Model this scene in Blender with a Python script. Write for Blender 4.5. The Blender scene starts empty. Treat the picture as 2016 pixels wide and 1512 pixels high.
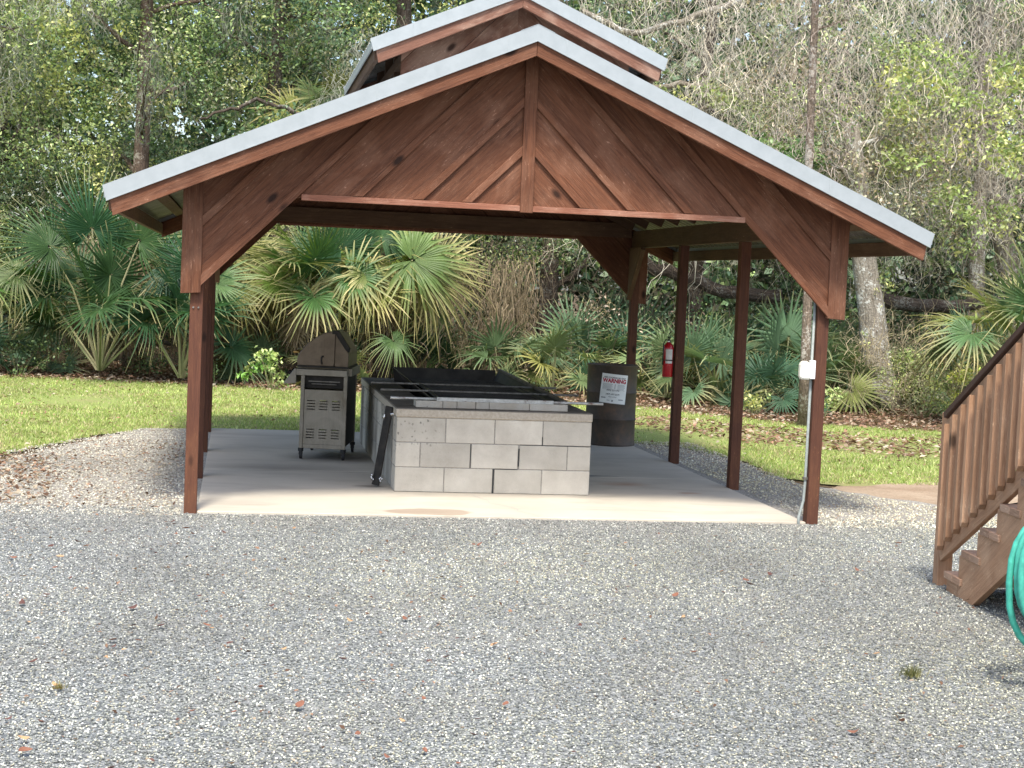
import bpy, math, random
import numpy as np
from mathutils import Vector, Matrix, Euler
random.seed(7); rng = np.random.default_rng(7)
R = math.radians
scene = bpy.context.scene
COL = scene.collection

# ------------------------------------------------------------------ camera
cam_d = bpy.data.cameras.new("camera"); cam = bpy.data.objects.new("camera", cam_d); COL.objects.link(cam)
scene.camera = cam
yaw, pit, rol = R(9.7978), R(-3.5918), R(2.4885)
fw = Vector((math.sin(yaw)*math.cos(pit), math.cos(yaw)*math.cos(pit), math.sin(pit)))
rt = Vector((math.cos(yaw), -math.sin(yaw), 0)); up = rt.cross(fw)
rt2 = rt*math.cos(rol)+up*math.sin(rol); up2 = -rt*math.sin(rol)+up*math.cos(rol)
mm = Matrix((rt2, up2, -fw)).transposed().to_4x4(); mm.translation = Vector((-1.2692, -12.6927, 1.7022))
cam.matrix_world = mm
cam_d.sensor_width = 36; cam_d.lens = 36*3147.94/2016; cam_d.clip_end = 2000; cam_d.clip_start = .05

# ------------------------------------------------------------------ light
SUN_EL, SUN_AZ = 60, -168          # azimuth measured from +Y towards +X (degrees)
w = bpy.data.worlds.new("World"); scene.world = w; w.use_nodes = True
nt = w.node_tree; bg = nt.nodes['Background']
sky = nt.nodes.new('ShaderNodeTexSky'); sky.sky_type = 'NISHITA'; sky.sun_disc = False
sky.sun_elevation = R(SUN_EL); sky.sun_rotation = R(SUN_AZ); sky.air_density = 1.0; sky.dust_density = 2.5; sky.ozone_density = .6
nt.links.new(sky.outputs[0], bg.inputs[0]); bg.inputs[1].default_value = 0.15
sd = bpy.data.lights.new("sun", 'SUN'); sd.energy = 2.6; sd.angle = R(10); sd.color = (1, .95, .86)
so = bpy.data.objects.new("sun", sd); COL.objects.link(so)
sv = Vector((math.sin(R(SUN_AZ))*math.cos(R(SUN_EL)), math.cos(R(SUN_AZ))*math.cos(R(SUN_EL)), math.sin(R(SUN_EL))))
so.rotation_euler = sv.to_track_quat('Z', 'Y').to_euler()
vs = scene.view_settings; vs.view_transform = 'Standard'; vs.look = 'None'; vs.gamma = 1; vs.exposure = 1.12
vs.use_curve_mapping = False

# ------------------------------------------------------------------ object helpers
def tag(o, label=None, cat=None, group=None, kind=None):
    if label: o['label'] = label
    if cat: o['category'] = cat
    if group: o['group'] = group
    if kind: o['kind'] = kind
    return o
def empty(name, loc=(0, 0, 0), rz=0, label=None, cat=None, group=None):
    o = bpy.data.objects.new(name, None); COL.objects.link(o); o.location = loc; o.rotation_euler = (0, 0, rz)
    o.empty_display_size = .2
    return tag(o, label, cat, group)
def link(name, me, parent=None, mat=None, bevel=0, smooth=False):
    o = bpy.data.objects.new(name, me); COL.objects.link(o)
    if mat: me.materials.append(mat)
    if parent: o.parent = parent
    if smooth: me.polygons.foreach_set('use_smooth', [True]*len(me.polygons))
    if bevel:
        b = o.modifiers.new('b', 'BEVEL'); b.width = bevel; b.segments = 1; b.limit_method = 'ANGLE'; b.angle_limit = R(40)
    return o
def copy_tree(o, parent=None):
    c = o.copy(); COL.objects.link(c); c.parent = parent
    for ch in o.children: copy_tree(ch, c)
    return c

class MB:
    """collects boxes, prisms, tubes, lathes; UV = metres along and across each piece"""
    def __init__(s): s.v = []; s.f = []; s.uv = []; s.c = []
    def add(s, vs, fs, uvs=None, c=None):
        n = len(s.v); s.v += [tuple(p) for p in vs]
        cc = random.random() if c is None else c
        for i, f in enumerate(fs):
            s.f.append([n+k for k in f]); s.c.append(cc)
            s.uv.append(uvs[i] if uvs else [(vs[k][0]+vs[k][1], vs[k][2]) for k in f])
    def obox(s, cen, A, B, C, c=None):
        """A,B,C half-vectors, A the long axis (grain)"""
        cen = Vector(cen); A = Vector(A); B = Vector(B); C = Vector(C)
        if A.cross(B).dot(C) < 0: C = -C
        vs = [cen+A*i+B*j+C*k for i in (-1, 1) for j in (-1, 1) for k in (-1, 1)]
        fs = [(0, 1, 3, 2), (4, 6, 7, 5), (0, 4, 5, 1), (2, 3, 7, 6), (0, 2, 6, 4), (1, 5, 7, 3)]
        ou, ov = random.random()*40, random.random()*40
        a, b, d = A.length, B.length, C.length
        L = [(i*a, j*b, k*d) for i in (-1, 1) for j in (-1, 1) for k in (-1, 1)]
        uvs = []
        for n, f in enumerate(fs):
            if n < 2: uvs.append([(ou+L[k][1], ov+L[k][2]+3) for k in f])
            elif n < 4: uvs.append([(ou+L[k][0], ov+L[k][2]) for k in f])
            else: uvs.append([(ou+L[k][0], ov+L[k][1]+1) for k in f])
        s.add(vs, fs, uvs, c)
    def box(s, x0, x1, y0, y1, z0, z1, c=None):
        h = [((x1-x0)/2, Vector((1, 0, 0))), ((y1-y0)/2, Vector((0, 1, 0))), ((z1-z0)/2, Vector((0, 0, 1)))]
        h.sort(key=lambda q: -q[0])
        s.obox(((x0+x1)/2, (y0+y1)/2, (z0+z1)/2), h[0][1]*h[0][0], h[1][1]*h[1][0], h[2][1]*h[2][0], c)
    def bar(s, p, q, wv, tv, c=None):
        """bar from p to q, full width vector wv and full thickness vector tv"""
        p = Vector(p); q = Vector(q); s.obox((p+q)/2, (q-p)/2, Vector(wv)/2, Vector(tv)/2, c)
    def prism(s, poly, O, U, V, N, grain=None, c=None):
        """poly of (u,v) (counter-clockwise seen against N) extruded along N; grain = direction in uv"""
        O = Vector(O); U = Vector(U); V = Vector(V); N = Vector(N); n = len(poly)
        if n < 3: return
        area = sum(poly[i][0]*poly[(i+1) % n][1]-poly[(i+1) % n][0]*poly[i][1] for i in range(n))
        if abs(area) < 1e-6: return
        if (area > 0) != (U.cross(V).dot(N) > 0): poly = poly[::-1]
        g = Vector(grain or (1, 0)).normalized(); h = Vector((-g.y, g.x)); ou, ov = random.random()*40, random.random()*40
        vs = [O+U*a+V*b for a, b in poly]+[O+U*a+V*b+N for a, b in poly]
        L = [(ou+g.dot(Vector(p)), ov+h.dot(Vector(p))) for p in poly]; T = N.length
        fs = [tuple(range(n))[::-1], tuple(range(n, 2*n))]
        uvs = [L[::-1], L[:]]
        for i in range(n):
            j = (i+1) % n; fs.append((i, j, n+j, n+i)); uvs.append([L[i], L[j], (L[j][0], L[j][1]+T), (L[i][0], L[i][1]+T)])
        s.add(vs, fs, uvs, c)
    def tube(s, pts, rad, n=6, c=None, cap=True):
        pts = [Vector(p) for p in pts]; m = len(pts)
        rs = rad if isinstance(rad, (list, tuple)) else [rad]*m
        rings = []; side = None; acc = 0
        for i, p in enumerate(pts):
            d = (pts[min(i+1, m-1)]-pts[max(i-1, 0)]).normalized()
            if side is None:
                side = d.orthogonal().normalized()
            side = (side-d*side.dot(d))
            side = side.normalized() if side.length > 1e-6 else d.orthogonal().normalized()
            o = d.cross(side)
            rings.append([p+(side*math.cos(2*math.pi*k/n)+o*math.sin(2*math.pi*k/n))*rs[i] for k in range(n)])
        vs = [q for r in rings for q in r]; fs = []; uvs = []; ou = random.random()*30
        for i in range(m-1):
            l = (pts[i+1]-pts[i]).length
            for k in range(n):
                k2 = (k+1) % n; fs.append((i*n+k, i*n+k2, (i+1)*n+k2, (i+1)*n+k))
                a = 2*math.pi*rs[i]/n
                uvs.append([(ou+acc, a*k), (ou+acc, a*(k+1)), (ou+acc+l, a*(k+1)), (ou+acc+l, a*k)])
            acc += l
        if cap:
            fs += [tuple(range(n))[::-1], tuple((m-1)*n+k for k in range(n))]; uvs += [[(0, 0)]*n]*2
        s.add(vs, fs, uvs, c)
    def lathe(s, prof, cen=(0, 0, 0), n=32, c=None):
        vs = []; fs = []; uvs = []
        for i, (r, z) in enumerate(prof):
            for k in range(n):
                a = 2*math.pi*k/n; vs.append((cen[0]+r*math.cos(a), cen[1]+r*math.sin(a), cen[2]+z))
        for i in range(len(prof)-1):
            for k in range(n):
                k2 = (k+1) % n; fs.append((i*n+k, i*n+k2, (i+1)*n+k2, (i+1)*n+k))
                q = 2*math.pi*max(prof[i][0], .01)/n
                uvs.append([(k*q, prof[i][1]), ((k+1)*q, prof[i][1]), ((k+1)*q, prof[i+1][1]), (k*q, prof[i+1][1])])
        s.add(vs, fs, uvs, c)
    def build(s, name, mat, parent=None, bevel=0, smooth=False):
        me = bpy.data.meshes.new(name); me.from_pydata(s.v, [], s.f)
        uv = me.uv_layers.new(name='UVMap'); flat = [x for f in s.uv for p in f for x in p]
        uv.data.foreach_set('uv', flat)
        ca = me.color_attributes.new('tint', 'FLOAT_COLOR', 'CORNER'); cl = []
        for f, c in zip(s.f, s.c): cl += [c, c, c, 1]*len(f)
        ca.data.foreach_set('color', cl)
        return link(name, me, parent, mat, bevel, smooth)

def quads(name, V, F, C, mat, parent=None, smooth=False):
    """big numpy mesh: V (n,3), F (m,k) same-size faces, C (n,3) point colours"""
    me = bpy.data.meshes.new(name); n = len(V); m, k = F.shape
    me.vertices.add(n); me.vertices.foreach_set('co', np.ascontiguousarray(V, np.float32).ravel())
    me.loops.add(m*k); me.loops.foreach_set('vertex_index', np.ascontiguousarray(F, np.int32).ravel())
    me.polygons.add(m); me.polygons.foreach_set('loop_start', np.arange(0, m*k, k, dtype=np.int32))
    try: me.polygons.foreach_set('loop_total', np.full(m, k, np.int32))
    except Exception: pass
    me.update(calc_edges=True)
    ca = me.color_attributes.new('col', 'FLOAT_COLOR', 'POINT')
    ca.data.foreach_set('color', np.hstack([C, np.ones((n, 1))]).astype(np.float32).ravel())
    return link(name, me, parent, mat, smooth=smooth)

# ------------------------------------------------------------------ materials
class NT:
    def __init__(s, name):
        s.m = bpy.data.materials.new(name); s.m.use_nodes = True; s.t = s.m.node_tree
        s.b = s.t.nodes['Principled BSDF']; s.out = s.t.nodes['Material Output']
    def n(s, typ, **k):
        x = s.t.nodes.new('ShaderNode'+typ)
        for a, v in k.items():
            if a in ('op',): x.operation = v
            elif hasattr(x, a): setattr(x, a, v)
        return x
    def l(s, a, b): s.t.links.new(a, b)
    def val(s, sock, v):
        if isinstance(v, bpy.types.NodeSocket): s.l(v, sock)
        else: sock.default_value = v
    def uv(s, sx=1, sy=1, sz=1, src='uv'):
        if src == 'uv': c = s.n('UVMap').outputs[0]
        elif src == 'obj': c = s.n('TexCoord').outputs['Object']
        else: c = s.n('NewGeometry').outputs['Position']
        m = s.n('Mapping'); m.inputs['Scale'].default_value = (sx, sy, sz); s.l(c, m.inputs[0]); return m.outputs[0]
    def noise(s, vec, scale, detail=4, rough=.55, dist=0):
        x = s.n('TexNoise'); s.l(vec, x.inputs['Vector']); x.inputs['Scale'].default_value = scale
        x.inputs['Detail'].default_value = detail; x.inputs['Roughness'].default_value = rough; x.inputs['Distortion'].default_value = dist
        return x.outputs['Fac']
    def voro(s, vec, scale, out='Color', feature='F1', rnd=1):
        x = s.n('TexVoronoi', feature=feature); s.l(vec, x.inputs['Vector']); x.inputs['Scale'].default_value = scale
        x.inputs['Randomness'].default_value = rnd
        return x.outputs[out]
    def ramp(s, f, stops, interp='LINEAR'):
        x = s.n('ValToRGB'); x.color_ramp.interpolation = interp; e = x.color_ramp.elements
        while len(e) < len(stops): e.new(.5)
        for i, (p, c) in enumerate(stops):
            e[i].position = p; e[i].color = (*c, 1) if isinstance(c, tuple) else (c, c, c, 1)
        s.l(f, x.inputs[0]); return x.outputs[0]
    def mix(s, f, a, b, mode='MIX'):
        x = s.n('Mix', data_type='RGBA', blend_type=mode); s.val(x.inputs[0], f)
        for sk, v in ((x.inputs[6], a), (x.inputs[7], b)):
            if isinstance(v, tuple): v = (*v, 1)
            s.val(sk, v)
        return x.outputs[2]
    def math(s, op, a, b=0.0, clamp=False):
        x = s.n('Math', op=op); x.use_clamp = clamp; s.val(x.inputs[0], a); s.val(x.inputs[1], b); return x.outputs[0]
    def attr(s, name): return s.n('Attribute', attribute_name=name).outputs['Color']
    def bump(s, h, strength=.5, dist=.01):
        x = s.n('Bump'); x.inputs['Strength'].default_value = strength; x.inputs['Distance'].default_value = dist
        s.l(h, x.inputs['Height']); s.l(x.outputs[0], s.b.inputs['Normal']); return x
    def fin(s, col, rough=.7, metal=0, spec=.3):
        if isinstance(col, tuple): col = (*col, 1)
        s.val(s.b.inputs['Base Color'], col); s.val(s.b.inputs['Roughness'], rough); s.val(s.b.inputs['Metallic'], metal)
        s.b.inputs['Specular IOR Level'].default_value = spec
        return s.m

def wood(name, base, dark, light, wear=.35, rough=.75, knots=True):
    t = NT(name)
    g1 = t.noise(t.uv(1.0, 17), 2.2, 7, .68, 1.2)
    g2 = t.noise(t.uv(3, 120), 2, 3, .6, .2)
    blot = t.noise(t.uv(1.3, 2.2), 1.7, 4, .6, .5)
    c = t.mix(t.ramp(g1, [(.3, 0.0), (.72, 1.0)]), dark, base)
    c = t.mix(t.ramp(blot, [(.48, 0.0), (.75, wear)]), c, light)
    tint = t.ramp(t.attr('tint'), [(0, .78), (1, 1.2)])
    c = t.mix(1.0, c, tint, 'MULTIPLY')
    c = t.mix(t.ramp(g2, [(.56, 0.0), (.74, .45)]), c, light)
    scf = t.noise(t.uv(9, 34), 2.4, 5, .7, .6)
    c = t.mix(t.math('MULTIPLY', t.ramp(scf, [(.60, 0.0), (.68, .75)]), t.ramp(blot, [(.45, 0.0), (.62, 1.0)])), c, tuple(min(.8, k*1.5) for k in light))
    chk = t.noise(t.uv(.9, 75), 1.6, 3, .5)
    c = t.mix(t.ramp(chk, [(.27, .75), (.31, 0.0)]), c, tuple(k*.4 for k in dark))
    if knots:
        kv = t.voro(t.uv(1.6, 3.4), 1.0, 'Distance', rnd=1)
        c = t.mix(t.ramp(kv, [(.05, .92), (.105, 0.0)]), c, (dark[0]*.25, dark[1]*.25, dark[2]*.25))
    t.bump(t.math('ADD', g1, t.math('MULTIPLY', g2, .6)), .8, .005)
    return t.fin(c, t.ramp(blot, [(.3, rough-.1), (.8, rough+.12)]), 0, .25)
M = {}
M['wood'] = wood('stained_wood', (.190, .074, .036), (.080, .030, .015), (.34, .185, .12), .42)
M['wood_post'] = wood('post_wood', (.125, .050, .028), (.070, .028, .018), (.22, .10, .05), .3)
M['wood_in'] = wood('interior_wood', (.15, .085, .05), (.08, .042, .026), (.24, .15, .09), .4)
M['wood_cup'] = wood('pale_cupola_wood', (.24, .115, .075), (.12, .052, .034), (.42, .28, .21), .8)  # paler, blotchier version of the gable wood
M['wood_pale'] = wood('pale_trim_wood', (.30, .125, .075), (.16, .06, .035), (.46, .28, .20), .6)
M['stair'] = wood('stair_wood', (.42, .245, .145), (.27, .15, .085), (.55, .38, .25), .5, .7)
M['rail'] = wood('rail_wood', (.085, .047, .034), (.05, .028, .022), (.15, .09, .07), .3, .5, False)
M['tread'] = wood('tread_wood', (.44, .28, .19), (.22, .13, .08), (.52, .38, .28), .4)

def metal_sheet():
    t = NT('galvanised_sheet'); n = t.noise(t.uv(1, 1), 9, 5, .6); v = t.voro(t.uv(1, 1), 60)
    n2 = t.noise(t.uv(.6, 14), 2, 4, .6)
    c = t.ramp(n, [(.35, (.34, .37, .375)), (.65, (.385, .415, .42))])
    c = t.mix(t.ramp(n2, [(.58, 0.0), (.8, .22)]), c, (.35, .35, .33))
    t.bump(n, .1, .003)
    return t.fin(c, .42, .25, .5)
M['sheet'] = metal_sheet()
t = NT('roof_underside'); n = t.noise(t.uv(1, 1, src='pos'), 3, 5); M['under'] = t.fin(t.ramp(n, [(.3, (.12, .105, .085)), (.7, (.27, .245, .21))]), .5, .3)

def block_mat(name, soot=True):
    t = NT(name); P = t.uv(src='pos')
    n = t.noise(P, 3.0, 6, .65); f = t.noise(P, 90, 4, .7); g = t.noise(P, 260, 2, .6)
    c = t.ramp(n, [(.25, (.40, .365, .31)), (.6, (.55, .515, .445)), (.85, (.64, .60, .53))])
    c = t.mix(1.0, c, t.ramp(t.attr('tint'), [(0, .86), (1, 1.08)]), 'MULTIPLY')
    c = t.mix(t.ramp(f, [(.60, 0.0), (.70, .45)]), c, (.20, .19, .175))
    c = t.mix(t.ramp(g, [(.66, 0.0), (.70, .7)]), c, (.68, .66, .62))
    sep = t.n('SeparateXYZ'); t.l(t.n('NewGeometry').outputs['Position'], sep.inputs[0]); X, Y, Z = sep.outputs
    if soot:
        # warm run-off under the cap, rain spots of soot on the left end, sooty left flank
        cap = t.math('MULTIPLY', t.ramp(Z, [(.42, 0.0), (.66, 1.0)]), t.noise(t.uv(5, 5, 1.2, src='pos'), 1.6, 4))
        c = t.mix(t.ramp(cap, [(.3, 0.0), (.7, .45)]), c, (.42, .33, .23))
        mx = t.math('MULTIPLY', t.ramp(X, [(.30, 1.0), (.42, 0.0)]), t.ramp(Z, [(.25, 0.0), (.45, 1.0)]))
        wv_ = t.n('VectorMath', op='ADD'); nz_ = t.n('TexNoise'); nz_.inputs['Scale'].default_value = 60; nz_.inputs['Detail'].default_value = 3
        sc2 = t.n('VectorMath', op='SCALE'); sc2.inputs['Scale'].default_value = .02; t.l(P, nz_.inputs['Vector']); t.l(nz_.outputs['Color'], sc2.inputs[0]); t.l(t.uv(1, 0.2, .8, src='pos'), wv_.inputs[0]); t.l(sc2.outputs[0], wv_.inputs[1])
        sp = t.ramp(t.voro(wv_.outputs[0], 34, 'Distance'), [(.18, 1.0), (.34, 0.0)])
        rnd = t.ramp(t.voro(wv_.outputs[0], 34, 'Color'), [(.30, 0.0), (.60, 1.0)])
        c = t.mix(t.math('MULTIPLY', t.math('MULTIPLY', mx, sp), t.math('MULTIPLY', rnd, .75)), c, (.07, .075, .07))
        side = t.math('MULTIPLY', t.ramp(X, [(.0, 1.0), (.012, 0.0)]), t.ramp(t.noise(t.uv(1, .9, .5, src='pos'), 1.5, 3), [(.42, 0.0), (.62, .8)]))
        c = t.mix(side, c, (.07, .062, .052))
    t.bump(t.math('ADD', f, t.math('MULTIPLY', g, .5)), .5, .006)
    return t.fin(c, .93, 0, .15)
M['block'] = block_mat('concrete_block')
t = NT('mortar'); n = t.noise(t.uv(src='pos'), 60, 4); t.bump(n, .5, .005); M['mortar'] = t.fin(t.ramp(n, [(.3, (.20, .19, .17)), (.7, (.33, .315, .285))]), .95, 0, .1)
t = NT('sooty_cap'); P = t.uv(src='pos'); n = t.noise(P, 2.6, 6, .6); n2 = t.noise(P, 45, 4, .7)
sep = t.n('SeparateXYZ'); t.l(t.n('NewGeometry').outputs['Normal'], sep.inputs[0])
c = t.mix(t.math('MULTIPLY', t.ramp(sep.outputs[2], [(.3, 0.0), (.8, 1.0)]), t.ramp(n, [(.3, 1.0), (.8, .55)])), t.ramp(n2, [(.3, (.34, .30, .24)), (.7, (.47, .42, .35))]), (.085, .075, .062))
t.bump(n2, .6, .006); M['cap'] = t.fin(c, .9, 0, .15)

t = NT('slab_concrete'); P = t.uv(src='pos'); n = t.noise(P, 1.1, 6, .6, .4); n2 = t.noise(P, 70, 4, .7); n3 = t.noise(t.uv(.7, 2.4, 1, src='pos'), 1.3, 5, .6, .5)
c = t.ramp(n, [(.25, (.43, .385, .315)), (.75, (.56, .505, .415))])
c = t.mix(t.ramp(n3, [(.50, 0.0), (.74, .5)]), c, (.27, .235, .19))
c = t.mix(t.ramp(n2, [(.62, 0.0), (.74, .3)]), c, (.25, .23, .2))
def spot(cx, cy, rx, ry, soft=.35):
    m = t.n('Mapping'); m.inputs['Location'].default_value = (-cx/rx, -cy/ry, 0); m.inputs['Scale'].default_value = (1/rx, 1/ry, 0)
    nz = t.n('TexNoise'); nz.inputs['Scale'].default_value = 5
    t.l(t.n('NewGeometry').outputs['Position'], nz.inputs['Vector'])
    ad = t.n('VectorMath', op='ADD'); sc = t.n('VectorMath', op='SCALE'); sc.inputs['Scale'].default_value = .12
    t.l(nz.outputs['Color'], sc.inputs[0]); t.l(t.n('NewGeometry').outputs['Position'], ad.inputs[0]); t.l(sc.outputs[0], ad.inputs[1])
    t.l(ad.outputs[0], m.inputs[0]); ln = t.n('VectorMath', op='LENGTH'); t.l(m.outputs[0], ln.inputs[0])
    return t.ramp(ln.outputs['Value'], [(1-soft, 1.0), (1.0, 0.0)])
c = t.mix(t.math('MULTIPLY', spot(.22, -1.02, .34, .17, .12), .55), c, (.24, .16, .10))
c = t.mix(t.math('MULTIPLY', spot(-.25, 2.35, .62, .5, .8), .75), c, (.10, .09, .08))  # soft grill shadow put into the slab colour
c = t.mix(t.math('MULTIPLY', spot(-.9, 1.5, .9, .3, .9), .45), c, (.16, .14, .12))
c = t.mix(t.math('MULTIPLY', spot(2.15, .85, .3, .2, .9), .6), c, (.30, .15, .09))
c = t.mix(t.math('MULTIPLY', spot(2.6, .35, .13, .08, .6), .5), c, (.34, .16, .09))
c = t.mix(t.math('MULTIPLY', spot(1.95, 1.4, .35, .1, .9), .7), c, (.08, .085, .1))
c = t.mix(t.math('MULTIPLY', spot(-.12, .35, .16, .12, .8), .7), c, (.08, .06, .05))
t.bump(t.math('ADD', n2, t.math('MULTIPLY', n, 2)), .25, .004); M['slab'] = t.fin(c, .85, 0, .25)

def stones_mat():
    t = NT('gravel_bed'); P = t.uv(src='pos')
    a = t.voro(P, 95); d = t.voro(P, 95, 'Distance'); b = t.voro(P, 190, 'Color')
    sp = t.n('SeparateColor'); t.l(a, sp.inputs[0]); sp2 = t.n('SeparateColor'); t.l(b, sp2.inputs[0])
    f = t.math('ADD', t.math('MULTIPLY', sp.outputs[0], .6), t.math('MULTIPLY', sp2.outputs[1], .4))
    blue = t.ramp(f, [(.12, (.06, .066, .066)), (.35, (.155, .168, .17)), (.6, (.25, .265, .265)), (.8, (.38, .38, .34)), (.92, (.65, .65, .61))])
    warm = t.ramp(f, [(.12, (.14, .125, .105)), (.35, (.27, .25, .215)), (.6, (.38, .355, .31)), (.85, (.54, .51, .45))])
    s = t.n('SeparateXYZ'); t.l(t.n('NewGeometry').outputs['Position'], s.inputs[0])
    wob = t.math('MULTIPLY', t.noise(P, .8, 4), 1.4)
    yy = t.math('ADD', s.outputs[1], wob)
    c = t.mix(t.ramp(t.math('MULTIPLY_ADD', yy, .5) if False else t.math('MULTIPLY', t.math('ADD', yy, 1.3), .7), [(0, 0.0), (1, 1.0)]), blue, warm)
    c = t.mix(t.ramp(t.noise(P, 1.3, 5), [(.45, 0.0), (.75, .4)]), c, (.24, .22, .19))
    t.bump(t.math('SUBTRACT', 1.0, d), .9, .012)
    return t.fin(c, .85, 0, .3)
M['gravel'] = stones_mat()
t = NT('pebble_stone'); c = t.attr('col'); n = t.noise(t.uv(src='pos'), 220, 2); c = t.mix(t.ramp(n, [(.3, 0.0), (.8, .35)]), c, (.5, .5, .48)); M['pebble'] = t.fin(c, .75, 0, .35)
t = NT('forest_soil'); P = t.uv(src='pos'); n = t.noise(P, 5, 8, .7); v = t.voro(P, 26); sp = t.n('SeparateColor'); t.l(v, sp.inputs[0])
c = t.mix(t.ramp(n, [(.4, .2), (.65, .8)]), t.ramp(sp.outputs[0], [(.1, (.05, .034, .022)), (.5, (.14, .09, .055)), (.9, (.27, .19, .13))]), (.06, .05, .025)); t.bump(t.noise(P, 30, 5), .8, .03); M['soil'] = t.fin(c, .95, 0, .1)
t = NT('turf'); P = t.uv(src='pos'); n = t.noise(P, 1.2, 6, .65); f = t.noise(P, 60, 4, .7)
c = t.ramp(f, [(.3, (.15, .18, .06)), (.6, (.30, .36, .11)), (.8, (.44, .46, .20))]); c = t.mix(t.ramp(n, [(.46, 0.0), (.68, .85)]), c, (.29, .23, .13)); t.bump(f, .8, .02); M['turf'] = t.fin(c, .95, 0, .1)
t = NT('sandy_soil'); P = t.uv(src='pos'); n = t.noise(P, 2.2, 7, .7); f = t.noise(P, 50, 4, .7)
c = t.mix(t.ramp(f, [(.45, 0.0), (.7, .6)]), t.ramp(n, [(.3, (.26, .18, .12)), (.7, (.42, .33, .24))]), (.14, .12, .07)); t.bump(f, .5, .01); M['sand'] = t.fin(c, .95, 0, .1)

def foliage(name, trans=.3, rough=.5, spec=.35, vary=.25):
    t = NT(name); c = t.attr('col')
    n = t.noise(t.uv(src='pos'), 1.1, 4, .6)
    c = t.mix(1.0, c, t.ramp(n, [(.3, 1-vary), (.7, 1+vary)]), 'MULTIPLY')
    t.fin(c, rough, 0, spec)
    tr = t.n('BsdfTranslucent'); t.l(t.mix(1.0, c, (1.2, 1.25, .8), 'MULTIPLY'), tr.inputs[0])
    mx = t.n('MixShader'); mx.inputs[0].default_value = trans
    t.l(t.b.outputs[0], mx.inputs[1]); t.l(tr.outputs[0], mx.inputs[2]); t.l(mx.outputs[0], t.out.inputs[0])
    return t.m
M['leaf'] = foliage('leaf', .3, .42, .4)
M['fan'] = foliage('fan_leaf', .25, .45, .3, .3)
M['dry'] = foliage('dry_leaf', .2, .85, .1, .3)
M['moss'] = foliage('moss_strand', .2, .9, .05)
def bark(name, a, b, cc, sc=1.0):
    t = NT(name); U = t.uv(1, 1); n = t.noise(t.uv(5*sc, 28*sc), 1, 6, .7, .6); m = t.noise(t.uv(src='pos'), 4, 5, .6)
    k = t.noise(t.uv(src='pos'), 26, 4, .65)
    c = t.ramp(n, [(.32, a), (.62, b)]); c = t.mix(t.ramp(t.math('MULTIPLY', m, k), [(.27, 0.0), (.34, 1.0)]), c, cc)
    t.bump(t.math('ADD', n, k), 1.0, .03); return t.fin(c, .92, 0, .15)
M['bark_dark'] = bark('dark_bark', (.035, .026, .02), (.13, .10, .08), (.22, .21, .18))
M['bark_pale'] = bark('lichen_bark', (.13, .11, .08), (.38, .34, .28), (.62, .62, .56))
M['bark_brown'] = bark('brown_bark', (.05, .035, .028), (.19, .135, .10), (.40, .36, .30), 1.6)
M['bark_pine'] = bark('pine_bark', (.09, .07, .055), (.30, .235, .18), (.50, .46, .40), 1.6)
M['vine'] = bark('dry_vine', (.20, .16, .12), (.40, .34, .265), (.48, .44, .37))
t = NT('black_steel'); n = t.noise(t.uv(src='pos'), 14, 5); M['black'] = t.fin(t.ramp(n, [(.35, (.012, .011, .010)), (.7, (.035, .029, .024))]), .55, .3)
t = NT('sooty_tray'); n = t.noise(t.uv(src='pos'), 5, 6); M['tray'] = t.fin(t.ramp(n, [(.3, (.022, .021, .02)), (.7, (.065, .058, .052))]), .6, .35)
t = NT('tray_flange'); n = t.noise(t.uv(src='pos'), 7, 6); M['flange'] = t.fin(t.ramp(n, [(.3, (.07, .06, .05)), (.7, (.17, .145, .12))]), .55, .4)
t = NT('bright_rod'); n = t.noise(t.uv(src='pos'), 8, 5, .7); M['rod'] = t.fin(t.ramp(n, [(.36, (.16, .07, .045)), (.45, (.42, .41, .38)), (.7, (.68, .67, .63))]), .45, .35)
t = NT('grey_rod'); n = t.noise(t.uv(src='pos'), 20, 5, .7); M['rodg'] = t.fin(t.ramp(n, [(.3, (.10, .09, .075)), (.7, (.28, .26, .23))]), .5, .5)
def steel(name, lo, hi, metal=.55, rough=.42):
    t = NT(name); n = t.noise(t.uv(1, 1, src='pos'), 3, 6, .65, .5); g = t.noise(t.uv(1, 1, .06, src='pos'), 80, 3)
    c = t.ramp(n, [(.3, lo), (.72, hi)]); c = t.mix(t.ramp(g, [(.45, 0.0), (.75, .25)]), c, lo)
    return t.fin(c, t.ramp(n, [(.3, rough-.08), (.7, rough+.15)]), metal, .5)
M['steel'] = steel('grimy_steel', (.13, .115, .09), (.32, .29, .24))
M['hood'] = steel('heat_bronzed_steel', (.075, .055, .038), (.20, .155, .11), .6, .4)
M['drum'] = None
t = NT('rusty_drum'); n = t.noise(t.uv(src='obj'), 5, 7, .7, .3); n2 = t.noise(t.uv(1, 1, .2, src='obj'), 9, 5, .6)
c = t.ramp(n, [(.3, (.045, .038, .032)), (.55, (.095, .070, .052)), (.75, (.17, .095, .058))]); c = t.mix(t.ramp(n2, [(.5, 0.0), (.75, .5)]), c, (.055, .052, .05)); t.bump(n, .3, .004); M['drum'] = t.fin(c, .6, .25, .4)
def plain(name, c, rough=.5, metal=0, spec=.4, var=.15, sc=25):
    t = NT(name); n = t.noise(t.uv(src='pos'), sc, 4); t.fin(t.ramp(n, [(.3, tuple(k*(1-var) for k in c)), (.7, tuple(min(1, k*(1+var)) for k in c))]), rough, metal, spec); return t.m
M['white'] = plain('sign_white', (.84, .85, .83), .4, 0, .5, .06, 12); M['signred'] = plain('sign_red', (.45, .02, .05), .5); M['ink'] = plain('black_ink', (.03, .03, .03), .5)
M['inkgrey'] = plain('grey_print', (.30, .31, .32), .6)
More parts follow.
